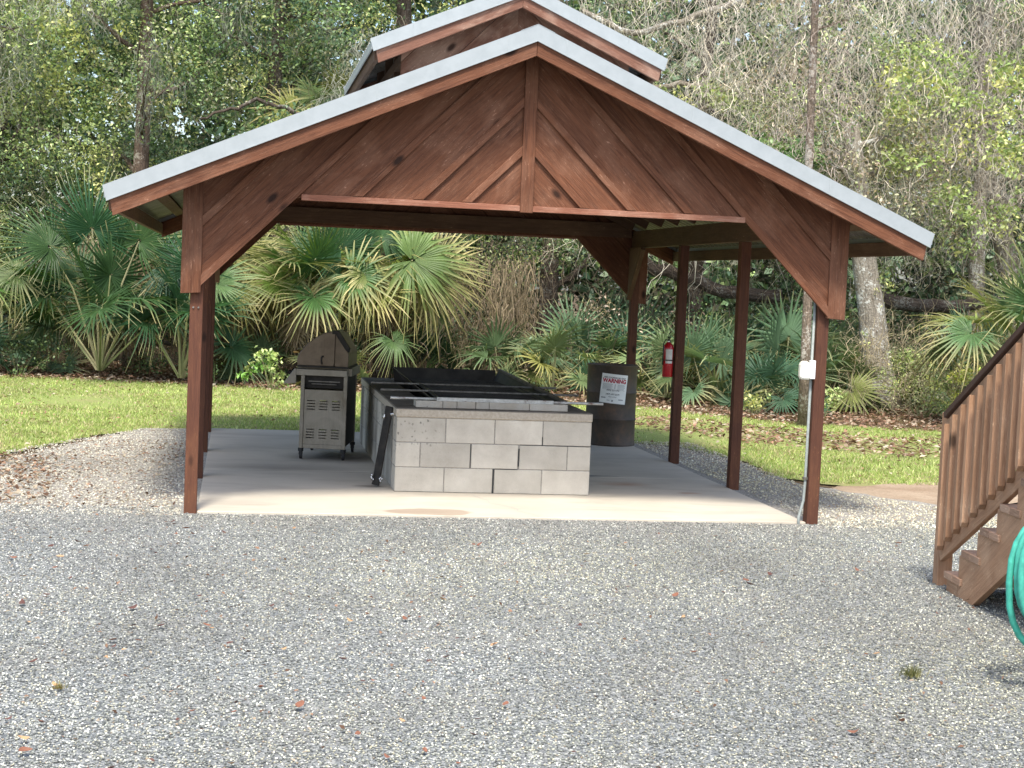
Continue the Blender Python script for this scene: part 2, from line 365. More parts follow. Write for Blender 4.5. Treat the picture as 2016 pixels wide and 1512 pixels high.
M['red'] = plain('red_enamel', (.42, .012, .018), .22, 0, .6, .08); M['rubber'] = plain('black_rubber', (.015, .015, .016), .6)
M['chrome'] = plain('chrome', (.6, .6, .6), .25, .9); M['label'] = plain('paper_label', (.62, .60, .55), .7)
M['conduit'] = plain('grey_pvc_conduit', (.27, .30, .285), .5); M['boxw'] = plain('cream_plastic', (.85, .83, .72), .4, 0, .5, .05); M['boxf'] = plain('white_plastic', (.84, .84, .84), .35, 0, .5, .03)
M['hose'] = plain('teal_rubber_hose', (.055, .36, .27), .5, 0, .4, .22, 30)
M['brass'] = plain('brass', (.5, .3, .1), .35, .8)

# ------------------------------------------------------------------ ground
def jag(pts, step=.12, amp=.06, closed=True):
    out = []
    for i in range(len(pts)-(0 if closed else 1)):
        a = Vector(pts[i]); b = Vector(pts[(i+1) % len(pts)]); n = max(1, int((b-a).length/step)); n = min(n, 200)
        nr = Vector((-(b-a).y, (b-a).x)).normalized()
        for k in range(n):
            out.append(a.lerp(b, k/n)+nr*random.uniform(-amp, amp))
    return out
def sheet(name, pts, z, mat, kind='structure', label=None):
    me = bpy.data.meshes.new(name); me.from_pydata([(p[0], p[1], z) for p in pts], [], [list(range(len(pts)))])
    o = link(name, me, None, mat); tag(o, label, None, None, kind); return o
sheet('ground', [(-400, -300), (400, -300), (400, 600), (-400, 600)], -.045, M['soil'])
lawn_pts = [(-30, 1.6), (-3.6, 1.6), (-3.15, 2.6), (-2.7, 4.0), (-2.15, 4.95), (-1.0, 4.95), (.8, 4.95), (2.8, 4.8), (3.25, 4.7), (3.62, 4.4), (3.92, 3.0), (3.85, 1.8), (4.3, 1.2), (6, 1.6), (14, 3), (14, 6), (9, 7.0), (6, 8.2), (4.6, 10.2), (2.6, 11.0), (-.5, 11.6), (-3, 12.2), (-9, 13), (-30, 13)]
sheet('lawn', jag(lawn_pts), -.03, M['turf'])
sand_pts = [(3.5, .6), (4.1, 1.1), (5.0, 1.55), (6.5, 2.0), (14, 3.2), (14, .6), (6, .5), (4.9, .1), (4.2, -.2), (3.4, -.1)]
sheet('sandy_path', jag(sand_pts), -.024, M['sand'])
grav_pts = [(-30, -40), (30, -40), (30, -1.0), (6, -.9), (4.8, -.2), (4.25, .5), (3.85, 1.3), (3.75, 2.0), (3.85, 3.0), (3.55, 4.2), (3.2, 4.6), (2.9, 4.75), (-1.6, 4.88), (-2.15, 4.8), (-2.6, 3.9), (-3.0, 2.4), (-3.3, 1.5), (-4.5, 1.2), (-30, 1.0)]
sheet('gravel_yard', jag(grav_pts, .1, .06), -.016, M['gravel'])
# concrete slab with control joint and a hairline crack
mb = MB()
mb.box(-1.515, 3.004, -1.25, 1.262, -.12, 0, .5); mb.box(-1.515, 3.004, 1.27, 4.86, -.12, 0, .45); mb.box(-1.51, 3.0, 1.262, 1.27, -.12, -.006, .2)
o = mb.build('concrete_slab', M['slab'], None, .006); tag(o, kind='structure')
mb = MB(); cr = [(.62, -.16), (.70, -.42), (.69, -.55), (.80, -.72), (.86, -.86), (.84, -.95), (.93, -1.1), (.96, -1.23)]
for a, b in zip(cr, cr[1:]):
    d = (Vector(b)-Vector(a)).normalized(); nn = Vector((-d.y, d.x))*.0022
    mb.add([(a[0]-nn.x, a[1]-nn.y, .002), (a[0]+nn.x, a[1]+nn.y, .002), (b[0]+nn.x, b[1]+nn.y, .002), (b[0]-nn.x, b[1]-nn.y, .002)], [(0, 3, 2, 1)])
mb.build('crack', M['inkgrey'], o)

def snoise(P, s, seed):
    r = np.random.default_rng(seed); v = np.zeros(len(P))
    for k in range(7):
        a = r.uniform(0, 6.28); f = s*r.uniform(.5, 2.2); v += np.sin((P[:, 0]*math.cos(a)+P[:, 1]*math.sin(a))*f+r.uniform(0, 6.28))
    return v/3

# real pebbles over the near gravel, fine grit towards the slab
def pebbles(name, n, xr, yr, smin, smax, pal, wts, z=-.014, keep=None):
    P = np.c_[rng.uniform(*xr, n), rng.uniform(*yr, n)]
    if keep is not None: P = P[keep(P)]
    n = len(P)
    base = np.array([(1, 0, 0), (0, 1, 0), (-1, 0, 0), (0, -1, 0), (0, 0, 1), (0, 0, -1)], float)
    F = np.array([(0, 1, 4), (1, 2, 4), (2, 3, 4), (3, 0, 4), (1, 0, 5), (2, 1, 5), (3, 2, 5), (0, 3, 5)])
    S = rng.uniform(smin, smax, (n, 1, 1))*rng.uniform(.65, 1.15, (n, 1, 3))*np.array([1, .8, .62])
    V = base[None]*S+rng.normal(0, 1, (n, 6, 3))*S*.17
    a = rng.uniform(0, 6.283, n); ca, sa = np.cos(a)[:, None], np.sin(a)[:, None]
    tx = rng.uniform(-.5, .5, n)[:, None]
    Z = V[..., 2]*np.cos(tx)+V[..., 1]*np.sin(tx); Y = V[..., 1]*np.cos(tx)-V[..., 2]*np.sin(tx)
    X2 = V[..., 0]*ca-Y*sa; Y2 = V[..., 0]*sa+Y*ca
    V = np.stack([X2+P[:, :1], Y2+P[:, 1:2], Z+z+S[:, :, 2]*.35], -1)
    pal = np.array(pal); C = pal[rng.choice(len(pal), n, p=np.array(wts)/sum(wts))]*rng.uniform(.75, 1.25, (n, 1))
    q1 = snoise(P, 1.1, 5)[:, None]; q2 = snoise(P, 3.2, 6)[:, None]; C = C*.92*(1+.22*q1+.17*q2); cream = np.clip(.25+.35*snoise(P, .9, 8)+.10*(P[:, 0]-.5), 0, 1)[:, None]; C = C*np.array([1.02, 1.02, .95])*(1+cream*np.array([.26, .21, -.04]))
    FF = (F[None]+(np.arange(n)*6)[:, None, None]).reshape(-1, 3)
    o = quads(name, V.reshape(-1, 3), FF, np.repeat(C, 6, 0).clip(0, .9), M['pebble'], smooth=True)
    tag(o, 'loose grey gravel stones covering the yard', None, None, 'stuff'); return o
GP = [(.05, .056, .056), (.15, .163, .165), (.235, .25, .252), (.33, .345, .34), (.42, .40, .325), (.80, .80, .76), (.25, .19, .14)]
def front(P):
    x, y = P[:, 0], P[:, 1]; d = y+12.69; cx = -1.27+.1727*d
    return (np.abs(x-cx) < .335*d+.5) & ((y < -1.27) | (x < -1.66) | (x > 3.15)) & (rng.random(len(P)) < np.clip(1.15-(y+7.5)*.07, .55, 1))
pebbles('gravel', 420000, (-5.5, 6.5), (-8.2, -1.0), .0035, .0085, GP, [3.0, 3.0, 2.8, 2.5, 1.7, 1.7, .4], keep=front)
WP = [(.26, .235, .19), (.44, .41, .35), (.60, .56, .48), (.74, .70, .62), (.34, .23, .15)]
def wback(P):
    x, y = P[:, 0], P[:, 1]
    return ((x < -1.63) & (x > -3.3+np.maximum(0, (y-2.4)*.45))) | ((x > 3.12) & (x < 3.85-(y > 1.0)*.0+np.maximum(0, (1-y)*.6)))
pebbles('gravel', 60000, (-4.2, 5.2), (-1.4, 4.8), .006, .013, WP, [1.5, 2.5, 2.5, 1.2, .6], keep=wback)

# grass blades
def inside(P, poly):
    x, y = P[:, 0], P[:, 1]; r = np.zeros(len(P), bool); n = len(poly)
    for i in range(n):
        x1, y1 = poly[i]; x2, y2 = poly[(i+1) % n]
        c = ((y1 > y) != (y2 > y)) & (x < (x2-x1)*(y-y1)/((y2-y1) if y2 != y1 else 1e-9)+x1); r ^= c
    return r
def blades(name, P, h, wd, z, pal, label):
    n = len(P); a = rng.uniform(0, 6.283, n); H = h*rng.uniform(.5, 1.3, n); lean = rng.normal(0, .5, (n, 2))*H[:, None]
    dx = np.c_[np.cos(a), np.sin(a)]*wd/2
    V = np.zeros((n, 3, 3)); V[:, 0, :2] = P-dx; V[:, 1, :2] = P+dx; V[:, 2, :2] = P+lean; V[:, :2, 2] = z; V[:, 2, 2] = z+H
    C = np.array(pal)[rng.integers(0, len(pal), n)]*rng.uniform(.75, 1.25, (n, 1))
    o = quads(name, V.reshape(-1, 3), np.arange(3*n).reshape(-1, 3), np.repeat(C, 3, 0), M['leaf']); return tag(o, label, None, None, 'stuff')
P = np.c_[rng.uniform(-9, 13, 330000), rng.uniform(1.4, 13, 330000)]
ok = inside(P, lawn_pts) & (snoise(P, 1.6, 3) < .9+rng.normal(0, .35, len(P)))
lit = [(3.3, 7.4), (4.2, 5.9), (4.7, 4.9), (6.2, 3.6), (14, 4), (14, 8), (9, 7.4), (7.0, 6.0), (5.4, 7.2), (4.4, 8.4)]
inl = inside(P+rng.normal(0, .12, P.shape), lit)
P1 = P[ok & ~inl]; blades('grass', P1, .032, .012, -.03, [(.30, .40, .10), (.39, .48, .14), (.22, .31, .07), (.50, .54, .21), (.50, .43, .24)], 'short green lawn grass behind the pavilion')

def leafcards(P3, size, pal, flat=.3, jit=.25, elong=.55):
    """diamond leaves; P3 (n,3)"""
    n = len(P3); N = rng.normal(0, 1, (n, 3)); N[:, 2] = np.abs(N[:, 2])*1.0+flat; N /= np.linalg.norm(N, axis=1)[:, None]
    T = np.cross(N, rng.normal(0, 1, (n, 3))); T /= np.linalg.norm(T, axis=1)[:, None]+1e-9; B = np.cross(N, T)
    L = (size*rng.uniform(.6, 1.35, n))[:, None]
    V = np.stack([P3-T*L*.5, P3+B*L*elong*.5+N*L*.10-T*L*.05, P3+T*L*.5-N*L*.06, P3-B*L*elong*.5+N*L*.10-T*L*.05], 1)
    F = np.arange(4*n).reshape(-1, 4)
    pal = np.array(pal); C = pal[rng.integers(0, len(pal), n)] if pal.ndim == 2 and len(pal) != n else pal
    C = C*rng.uniform(1-jit, 1+jit, (n, 1))
    return V.reshape(-1, 3), F, np.repeat(C, 4, 0)
# leaf litter under the trees
LP = [(.27, .175, .12), (.18, .105, .07), (.38, .29, .21), (.11, .065, .045), (.30, .18, .12), (.46, .39, .30)]
def litter(n, poly, z, size, name, label, noise=None):
    xs = [p[0] for p in poly]; ys = [p[1] for p in poly]
    P = np.c_[rng.uniform(min(xs), max(xs), n), rng.uniform(min(ys), max(ys), n)]; k = inside(P+rng.normal(0, .15, P.shape), poly)
    if noise is not None: k &= snoise(P, 1.3, noise) > -.2
    P = P[k]; V, F, C = leafcards(np.c_[P, np.full(len(P), z)+rng.uniform(0, .02, len(P))], size, LP, 2.2)
    return tag(quads(name, V, F, C, M['dry']), label, None, None, 'stuff')
litter(60000, [(-10, 12.6), (-3.2, 11.9), (-.6, 11.2), (2.5, 10.6), (4.4, 9.9), (6, 8.0), (9, 6.8), (14, 6), (16, 14), (5, 17), (-10, 17)], -.02, .075, 'leaf_litter', 'brown leaf litter along the forest edge')
litter(9000, lit, -.012, .07, 'leaf_litter', 'pinkish dry leaf litter across the right lawn')
litter(2600, [(-3.6, -1.2), (-2.75, -.9), (-2.6, .6), (-2.9, 1.9), (-4.4, 2.2), (-5, 0)], -.004, .05, 'leaf_litter', 'dark brown leaf litter at the left edge of gravel')
litter(5200, lawn_pts, -.0, .05, 'leaf_litter', 'scattered fallen leaves on the lawn')
litter(1100, [(-3.2, -1.2), (-1.7, -1.2), (-1.65, 3.5), (-2.6, 3.4), (-3, 2)], -.002, .035, 'leaf_litter', 'small leaves scattered on the pale gravel beside posts')
litter(700, [(-3.6, -7.5), (-1.0, -7.5), (.2, -5), (.0, -1.8), (-2.2, -1.5), (-4.0, -2)], -.001, .026, 'leaf_litter', 'tiny leaf scraps on the near gravel')
litter(260, [(1.0, -7.5), (3.0, -7.5), (4.2, -2), (.2, -1.8), (0, -5)], -.001, .024, 'leaf_litter', 'sparse tiny leaf scraps on right gravel')

# ------------------------------------------------------------------ pavilion
pav = empty('pavilion', (.745, 1.7, 0), 0, 'open sided brown timber pavilion with metal gable roof and raised cupola', 'pavilion')
class Sub:  # offsets so parts keep world coordinates although parented to an Empty with an offset
    pass
def place(o, root):
    o.parent = root; o.matrix_parent_inverse = root.matrix_basis.inverted() if False else Matrix.Identity(4)
    return o
pav.location = (0, 0, 0)
CX, RZ, SL = .72, 3.506, .434
def rz(x): return RZ-SL*abs(x-CX)
XL, XR = -2.184, 3.722
YF, YB = -1.62, 5.34
PX = [(-1.607, -1.518), (3.006, 3.095)]
PY = [-1.263+1.944*k for k in range(4)]
for (a, b) in PX:
    for k, y in enumerate(PY):
        mb = MB(); mb.box(a, b, y, y+.089, -.05, 2.15); mb.build('post', M['wood_post'], pav, .003)
post0 = pav.children[0]
for xb_ in (-1.583, -1.548):
    mb = MB(); mb.tube([(xb_, -1.262, 1.44), (xb_, -1.272, 1.44)], .007, 8); mb.build('bolt', M['rodg'], post0)
def clip(poly, a, b, c):
    """keep a*x+b*z<=c"""
    out = []
    for i in range(len(poly)):
        p, q = poly[i], poly[(i+1) % len(poly)]; fp, fq = a*p[0]+b*p[1]-c, a*q[0]+b*q[1]-c
        if fp <= 0: out.append(p)
        if fp*fq < 0: s = fp/(fp-fq); out.append((p[0]+(q[0]-p[0])*s, p[1]+(q[1]-p[1])*s))
    return out
UND = .155
def gable(yf, th, nrm, back=False):
    """boards in plane y=yf extruded th*nrm(-1 front/+1 back)"""
    pan = MB(); bat = MB(); mid = .745
    for sgn in (-1, 1):
        X = lambda u: mid+sgn*u                      # u>=0 outward
        # c = z + u ; lower knee edge at c0
        seams = [1.55+.66, 2.31+.385, 3.06, 3.47, 3.87, 4.33, 4.9, 5.6]
        seams = [2.29, 2.695, 3.055, 3.485, 3.875, 4.325, 4.80, 5.3]
        lo = 2.0
        for i, s1 in enumerate(seams):
            band = [(0, lo), (s1, lo-s1) if False else (0, lo)]
            p = [(-1, lo+1), (6, lo-6), (6, s1-6), (-1, s1+1)]
            p = clip(p, -1, 0, 0); p = clip(p, 1, 0, 2.45 if sgn > 0 else 2.419)
            p = clip(p, SL, 1, RZ-UND+(.025*SL if sgn > 0 else -.025*SL))
            if i < 6: p = clip(p, 0, -1, -2.245)
            else: p = clip(p, 0, -1, -1.54)
            if i == 6: pass
            if len(p) > 2: pan.prism([(X(u)-mid, z) for u, z in p], (mid, yf, 0), (1, 0, 0), (0, 0, 1), (0, nrm*th, 0), grain=(1, -sgn), c=random.random()*.6+.2)
            if i < 7:
                hw = .030
                q = [(-1, s1-hw+1), (6, s1-hw-6), (6, s1+hw-6), (-1, s1+hw+1)]
                q = clip(q, -1, 0, -.045); q = clip(q, 1, 0, 2.31); q = clip(q, SL, 1, RZ-UND-.004)
                q = clip(q, 0, -1, -2.262 if i < 5 else -1.5)
                if len(q) > 2: bat.prism([(X(u)-mid, z) for u, z in q], (mid, yf+nrm*(-.0), 0), (1, 0, 0), (0, 0, 1), (0, nrm*(th+.019), 0), grain=(1, -sgn), c=.55+random.random()*.45)
            lo = s1
    return pan, bat
# the knee's lower edge is seam c=4.325-? -> re-cut below
def gable2(yf, nrm):
    mid = .745; pan = MB(); bat = MB(); th = .022
    for sgn in (-1, 1):
        out = .0 if sgn > 0 else .0
        uo = 2.455 if sgn > 0 else 2.419
        seams = [2.29+.0, 2.70, 3.05, 3.48, 3.875, 4.325, 4.76, 5.3]
        knee = 3.875
        lo = 1.9
        off = .025*(1 if sgn > 0 else -1)
        for s1 in seams:
            p = [(-1, lo+.007+1), (6, lo+.007-6), (6, s1-6), (-1, s1+1)]
            p = clip(clip(p, -1, 0, 0), 1, 0, uo-.135); p = clip(p, SL, 1, RZ-UND-SL*off)
            p = clip(p, 0, -1, -2.24 if s1 <= knee+.01 else -1.5)
            if len(p) > 2: pan.prism([(sgn*u, z) for u, z in p], (mid, yf, 0), (1, 0, 0), (0, 0, 1), (0, nrm*th, 0), grain=(1, -sgn), c=random.random()*.7+.15)
            if s1 < 4.9:
                a, b = (s1-.036, s1+.036) if abs(s1-knee) > .01 else (s1+.0, s1+.075)
                q = [(-1, a+1), (6, a-6), (6, b-6), (-1, b+1)]
                q = clip(clip(q, -1, 0, -.046), 1, 0, uo-.137); q = clip(q, SL, 1, RZ-UND-SL*off-.002)
                q = clip(q, 0, -1, -2.268 if s1 < knee-.01 else -1.5)
                if len(q) > 2: bat.prism([(sgn*u, z) for u, z in q], (mid, yf+nrm*th, 0), (1, 0, 0), (0, 0, 1), (0, nrm*.024, 0), grain=(1, -sgn), c=.6+random.random()*.4)
            lo = s1
        # vertical corner board
        x0 = mid+sgn*(uo-.138); x1 = mid+sgn*uo
        zt = lambda x: rz(x)-UND
        bt = [(x0, 1.60 if False else 1.545), (x1, 1.535), (x1, zt(x1)), (x0, zt(x0))]
        bat.prism([(x, z) for x, z in bt], (0, yf, 0), (1, 0, 0), (0, 0, 1), (0, nrm*(th+.020), 0), grain=(0, 1), c=.45)
    return pan, bat
for nrm, yf in ((-1, -1.268), (1, 4.66)):
    pan, bat = gable2(yf, nrm)
    g = pan.build('gable_panel', M['wood'], pav, .002)
    bat.build('batten', M['wood'], g, .002)
    mb = MB()
    mb.prism([(.699, 2.214), (.791, 2.214), (.791, rz(.791)-UND-.003), (.72, rz(.72)-UND-.003), (.699, rz(.699)-UND-.003)], (0, yf+nrm*.022, 0), (1, 0, 0), (0, 0, 1), (0, nrm*.030, 0), grain=(0, 1), c=.6)
    mb.build('king_board', M['wood'], g, .002)
    mb = MB(); y2 = yf+nrm*.0225; ya, yb = sorted((y2, y2+nrm*.026))
    mb.box(-.86, .698, ya, yb, 2.222, 2.264, .9); mb.box(.792, 2.385, ya, yb, 2.222, 2.264, .7)
    mb.build('bottom_trim', M['wood_pale'], g, .002)
# inner tie beams behind each gable and plates along the sides
mb = MB(); mb.box(-1.5, 2.99, -1.23, -1.19, 2.243, 2.40); mb.build('tie_beam', M['wood_in'], pav, .003)
mb = MB(); mb.box(-1.5, 2.99, 4.60, 4.64, 2.262, 2.42); mb.build('tie_beam', M['wood_in'], pav, .003)
for x0, x1 in ((-1.607, -1.518), (3.006, 3.095)):
    mb = MB(); mb.box(x0, x1, -1.245, 4.65, 2.151, 2.335); mb.build('side_beam', M['wood_in'], pav, .003)
for x0 in (-1.513, 2.962):
    mb = MB(); mb.prism([(4.565, 1.60), (4.565, 2.15), (4.02, 2.15)], (x0, 0, 0), (0, 1, 0), (0, 0, 1), (.022, 0, 0), grain=(1, -1)); mb.bar((x0+.011, 4.55, 1.585), (x0+.011, 4.0, 2.135), (.05, 0, 0), (0, .02, .02)); mb.build('side_brace', M['wood_in'], pav, .002)
# back knee inner framing
for s in (-1, 1):
    pass
# roof
def roof(x0, x1, yf, yb, cx, zr, sl, parent, drip=.110, fas=.115, woodm='wood', ribs=True, purl=True, end_x=(.0, .0)):
    zz = lambda x: zr-sl*abs(x-cx)
    rf = MB(); th = .012; n = int((yb-yf)/.076)
    for (xa, xb) in ((x0, cx), (cx, x1)):
        # ribbed sheet: profile along Y, ribs run down the slope
        ys = []; y = yf+.002
        while y < yb-.15:
            for dy, dz in ((0, 0), (.11, 0), (.122, .016), (.14, .016), (.152, 0)): ys.append((min(y+dy, yb-.002), dz))
            y += .152
        ys.append((yb-.002, 0))
        vs = []; fs = []
        for (yy, dz) in ys:
            for xx in (xa, xb): vs += [(xx, yy, zz(xx)+dz-.018), (xx, yy, zz(xx)+dz-.018-.004)]
        for i in range(len(ys)-1):
            a = i*4; b = a+4
            fs += [(a, a+2, b+2, b), (a+1, b+1, b+3, a+3), (a, b, b+1, a+1), (a+2, a+3, b+3, b+2)]
        rf.add(vs, fs)
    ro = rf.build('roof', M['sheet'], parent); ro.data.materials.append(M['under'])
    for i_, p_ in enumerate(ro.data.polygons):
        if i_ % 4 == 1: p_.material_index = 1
    ridge = MB(); 
    ridge.prism([(cx-.12, zz(cx-.12)+.004), (cx, zr+.004), (cx+.12, zz(cx+.12)+.004), (cx+.12, zz(cx+.12)-.002), (cx, zr-.002), (cx-.12, zz(cx-.12)-.002)], (0, yf, 0), (1, 0, 0), (0, 0, 1), (0, yb-yf, 0))
    ridge.build('ridge_cap', M['sheet'], ro)
    for (yy, s) in ((yf, 1), (yb, -1)):
        d = MB(); f = MB()
        for (xa, xb) in ((x0, cx), (x1, cx)):
            sg = 1 if xa < xb else -1
            d.prism([(xa-sg*.012, zz(xa)-.005), (xb, zz(xb)), (xb, zz(xb)-drip), (xa-sg*.012+sg*.028, zz(xa)-.005-drip+.012)], (0, yy, 0), (1, 0, 0), (0, 0, 1), (0, s*.008, 0), grain=(1, sg*sl), c=.5)
            d.prism([(xa-sg*.012+sg*.028, zz(xa)-.005-drip+.012), (xb, zz(xb)-drip), (xb, zz(xb)-drip-.006), (xa-sg*.012+sg*.028, zz(xa)-.005-drip+.006)], (0, yy-s*.007, 0), (1, 0, 0), (0, 0, 1), (0, s*.02, 0), c=.5)
            f.prism([(xa+sg*.03, zz(xa)-.05), (xb-sg*.001, zz(xb)-.05), (xb-sg*.001, zz(xb)-drip-fas+.01), (xa+sg*(.03+.03), zz(xa)-drip-fas+.02)], (0, yy+s*.012, 0), (1, 0, 0), (0, 0, 1), (0, s*.036, 0), grain=(1, sg*sl), c=.6)
            for q_ in (.27, .62, .93):
                xq = xa+(xb-xa)*q_; d.prism([(xq-.006, zz(xq)-.003), (xq+.006, zz(xq)-.003), (xq+.006, zz(xq)-drip+.001), (xq-.006, zz(xq)-drip+.001)], (0, yy, 0), (1, 0, 0), (0, 0, 1), (0, -s*.0015, 0), c=.2)
        d.build('rake_flashing', M['sheet'], ro); f.build('rake_board', M[woodm], ro, .002)
    # eave boards
    for xa, sg in ((x0, 1), (x1, -1)):
        e = MB(); e.box(min(xa+sg*.03, xa+sg*.068), max(xa+sg*.03, xa+sg*.068), yf+.05, yb-.05, zz(xa)-.165, zz(xa)-.055); e.build('eave_board', M['wood_in'], ro, .002)
        e = MB(); e.box(min(xa, xa+sg*.01), max(xa, xa+sg*.01), yf+.01, yb-.01, zz(xa)-.085, zz(xa)-.012); e.build('eave_flashing', M['sheet'], ro)
    if purl:
        p = MB()
        for sg, xe in ((-1, x0), (1, x1)):
            xx = xe-sg*.25
            while (xx-cx)*sg > .1:
                zc = zz(xx)-.042
                p.bar((xx, yf+.05, zc), (xx, yb-.05, zc), Vector((.089, 0, -sg*sl*.089)), Vector((sg*sl*.035, 0, .035))); xx -= sg*.55
        p.build('purlin', M['wood_in'], ro)
        r = MB(); yy = yf+.38
        for k, yy in enumerate([-1.02+.62*i for i in range(10)]):
            for sg, xe in ((-1, x0), (1, x1)):
                xr_ = 3.0 if sg > 0 else -1.51; a = (xr_, yy, zz(xr_)-.118); b = (cx, yy, zz(cx)-.118); r.bar(a, b, (0, .038, 0), Vector((sg*sl*.11, 0, .11)))
        r.build('rafter', M['wood_in'], ro)
    return ro
roof(XL, XR, YF, YB, CX, RZ, SL, pav)
# cupola
cup = roof(-.295, 2.13, .2, 3.6, .915, 4.13, .435, pav, .105, .105, 'wood_cup', True, False)
cup.name = 'cupola_roof'
for yy, s in ((.50, -1), (3.3, 1)):
    mb = MB(); zt = lambda x: 4.13-.435*abs(x-.915)-.11
    for sg in (-1, 1):
        lo = 3.2
        for s1 in (3.72, 4.05, 4.42, 4.8, 5.2, 5.6):
            p = [(-1, lo+1), (6, lo-6), (6, s1-6), (-1, s1+1)]
            p = clip(clip(p, -1, 0, 0), 1, 0, .955); p = clip(p, .435, 1, 4.02); p = clip(p, 0, -1, -2.9)
            if len(p) > 2: mb.prism([(sg*u, z) for u, z in p], (.925, yy, 0), (1, 0, 0), (0, 0, 1), (0, s*.02, 0), grain=(1, -sg))
            lo = s1+.004
    mb.build('cupola_panel', M['wood_cup'], cup, .0025)
for x in (.0, 1.81):
    mb = MB()
    for y in (.53, 1.4, 2.3, 3.2): mb.box(x, x+.07, y, y+.04, 2.9, 3.78)
    mb.box(x, x+.07, .5, 3.3, 3.50, 3.59)
    mb.build('cupola_frame', M['wood_in'], cup, .002)

# electrical conduit and box on the front right post
cn = empty('conduit', (0, 0, 0), 0, 'thin grey conduit running down the left side of the front right post', 'conduit')
mb = MB(); mb.tube([(2.992, -1.222, 2.1), (2.992, -1.222, .30), (2.985, -1.225, .16), (2.945, -1.25, .04), (2.94, -1.27, -.04)], .0115, 8); mb.build('pipe', M['conduit'], cn, smooth=True)
for z in (.32, 1.75): mb = MB(); mb.box(2.975, 3.004, -1.24, -1.205, z, z+.02); mb.build('clamp', M['rodg'], cn)
bx = empty('outlet_box', (0, 0, 0), 0, 'white weatherproof outlet box fixed to the front right post', 'outlet box')
mb = MB(); mb.box(2.965, 3.003, -1.285, -1.235, 1.085, 1.225); mb.build('cover_plate', M['boxf'], bx, .004)
mb = MB(); mb.prism([(0, .012), (.0, .12), (.02, .137), (.055, .137), (.075, .12), (.078, 0), (.03, 0), (.01, .004)], (2.886, -1.29, 1.08), (1, 0, 0), (0, 0, 1), (0, .065, 0)); mb.build('bubble_cover', M['boxw'], bx, .012)

# ------------------------------------------------------------------ block pit
pit = empty('cooking_pit', (0, 0, 0), 0, 'long concrete block cooking pit with sooty cap in the middle of the slab', 'cooking pit')
W, D, HB = 1.6, 3.79, .2
bl = MB(); g = .0035
def jb(x0, x1, y0, y1, z0, z1, bigl=0, bigr=0, axis='x'):
    if axis == 'x': bl.box(x0+g+bigl, x1-g-bigr, y0, y1, z0+g, z1-g*.6, random.random())
    else: bl.box(x0, x1, y0+g, y1-g, z0+g, z1-g*.6, random.random())
rowsF = [[0, .4, .8, 1.2, 1.6], [0, .2, .61, 1.0, 1.405, 1.6], [0, .4, .8, 1.195, 1.6]]
for r, xs in enumerate(rowsF):
    for i in range(len(xs)-1):
        cl = .0; cr_ = 0
        if r == 0 and i == 2: cl = .008
        if r == 0 and i == 1: cr_ = .001
        if r == 1 and i == 3: cl = .007
        if r == 1 and i == 2: cl = .003
        dz = .004*(1 if (r == 1 and i >= 3) or (r == 0 and i >= 2) else 0)
        jb(xs[i], xs[i+1], 0, .19, r*HB-0, (r+1)*HB, cl, cr_)
    ys = [.2+.4*k for k in range(9)] if r != 1 else [.2, .4]+[.4+.4*k for k in range(1, 9)]
    ys = [y for y in ys if y < D-.2]+[D-.19]
    for i in range(len(ys)-1):
        for x0, x1 in ((0.0, .19), (1.41, 1.6)): jb(x0, x1, ys[i], ys[i+1], r*HB, (r+1)*HB, axis='y')
    xs2 = [0, .4, .8, 1.2, 1.6] if r != 1 else [0, .2, .6, 1.0, 1.4, 1.6]
    for i in range(len(xs2)-1): jb(xs2[i], xs2[i+1], D-.189, D, r*HB, (r+1)*HB)
bl.build('block_wall', M['block'], pit, .0035)
mo = MB()
for x0, x1, y0, y1 in ((.004, 1.596, .0045, .186), (.004, .186, .19, D-.19), (1.414, 1.596, .19, D-.19), (.004, 1.596, D-.186, D-.004)): mo.box(x0, x1, y0, y1, 0.001, .598)
mo.build('mortar', M['mortar'], pit)
for q in ((.7935, .8075, -.0012, .19, .002, .199), (.9985, 1.0088, -.0010, .1, .225, .37), (.605, .6112, -.0003, .1, .203, .397), (.81, 1.0, -.0004, .05, .197, .2015), (1.19, 1.1965, -.0003, .05, .401, .47), (1.01, 1.6, -.0003, .05, .398, .4015)):
    dk = MB(); dk.box(*q); dk.build('joint_crack', M['ink'], pit)
cp = MB()
for x0, x1, y0, y1 in ((-.003, 1.603, -.004, .40), (-.003, .30, .40, D+.003), (1.36, 1.603, .40, D+.003), (.30, 1.36, D-.2, D+.003)): cp.box(x0, x1, y0, y1, .5995, .672, .5)
cp.build('cap', M['cap'], pit, .008)
bb = MB(); xs = [.165, .36, .38, .40+.06, .60, .70, 1.0, 1.42]
xs = [.165, .385, .50, .655, .765, 1.10, 1.42]
for a, b in zip(xs, xs[1:]): bb.box(a+.002, b-.002, .13, .33, .672, .727)
bb.build('brick_course', M['block'], pit, .003)
# steel pan: flared tray
tr = empty('steel_tray', (0, 0, 0), 0, 'black flared steel tray set into the top of the block pit', 'tray')
mb = MB()
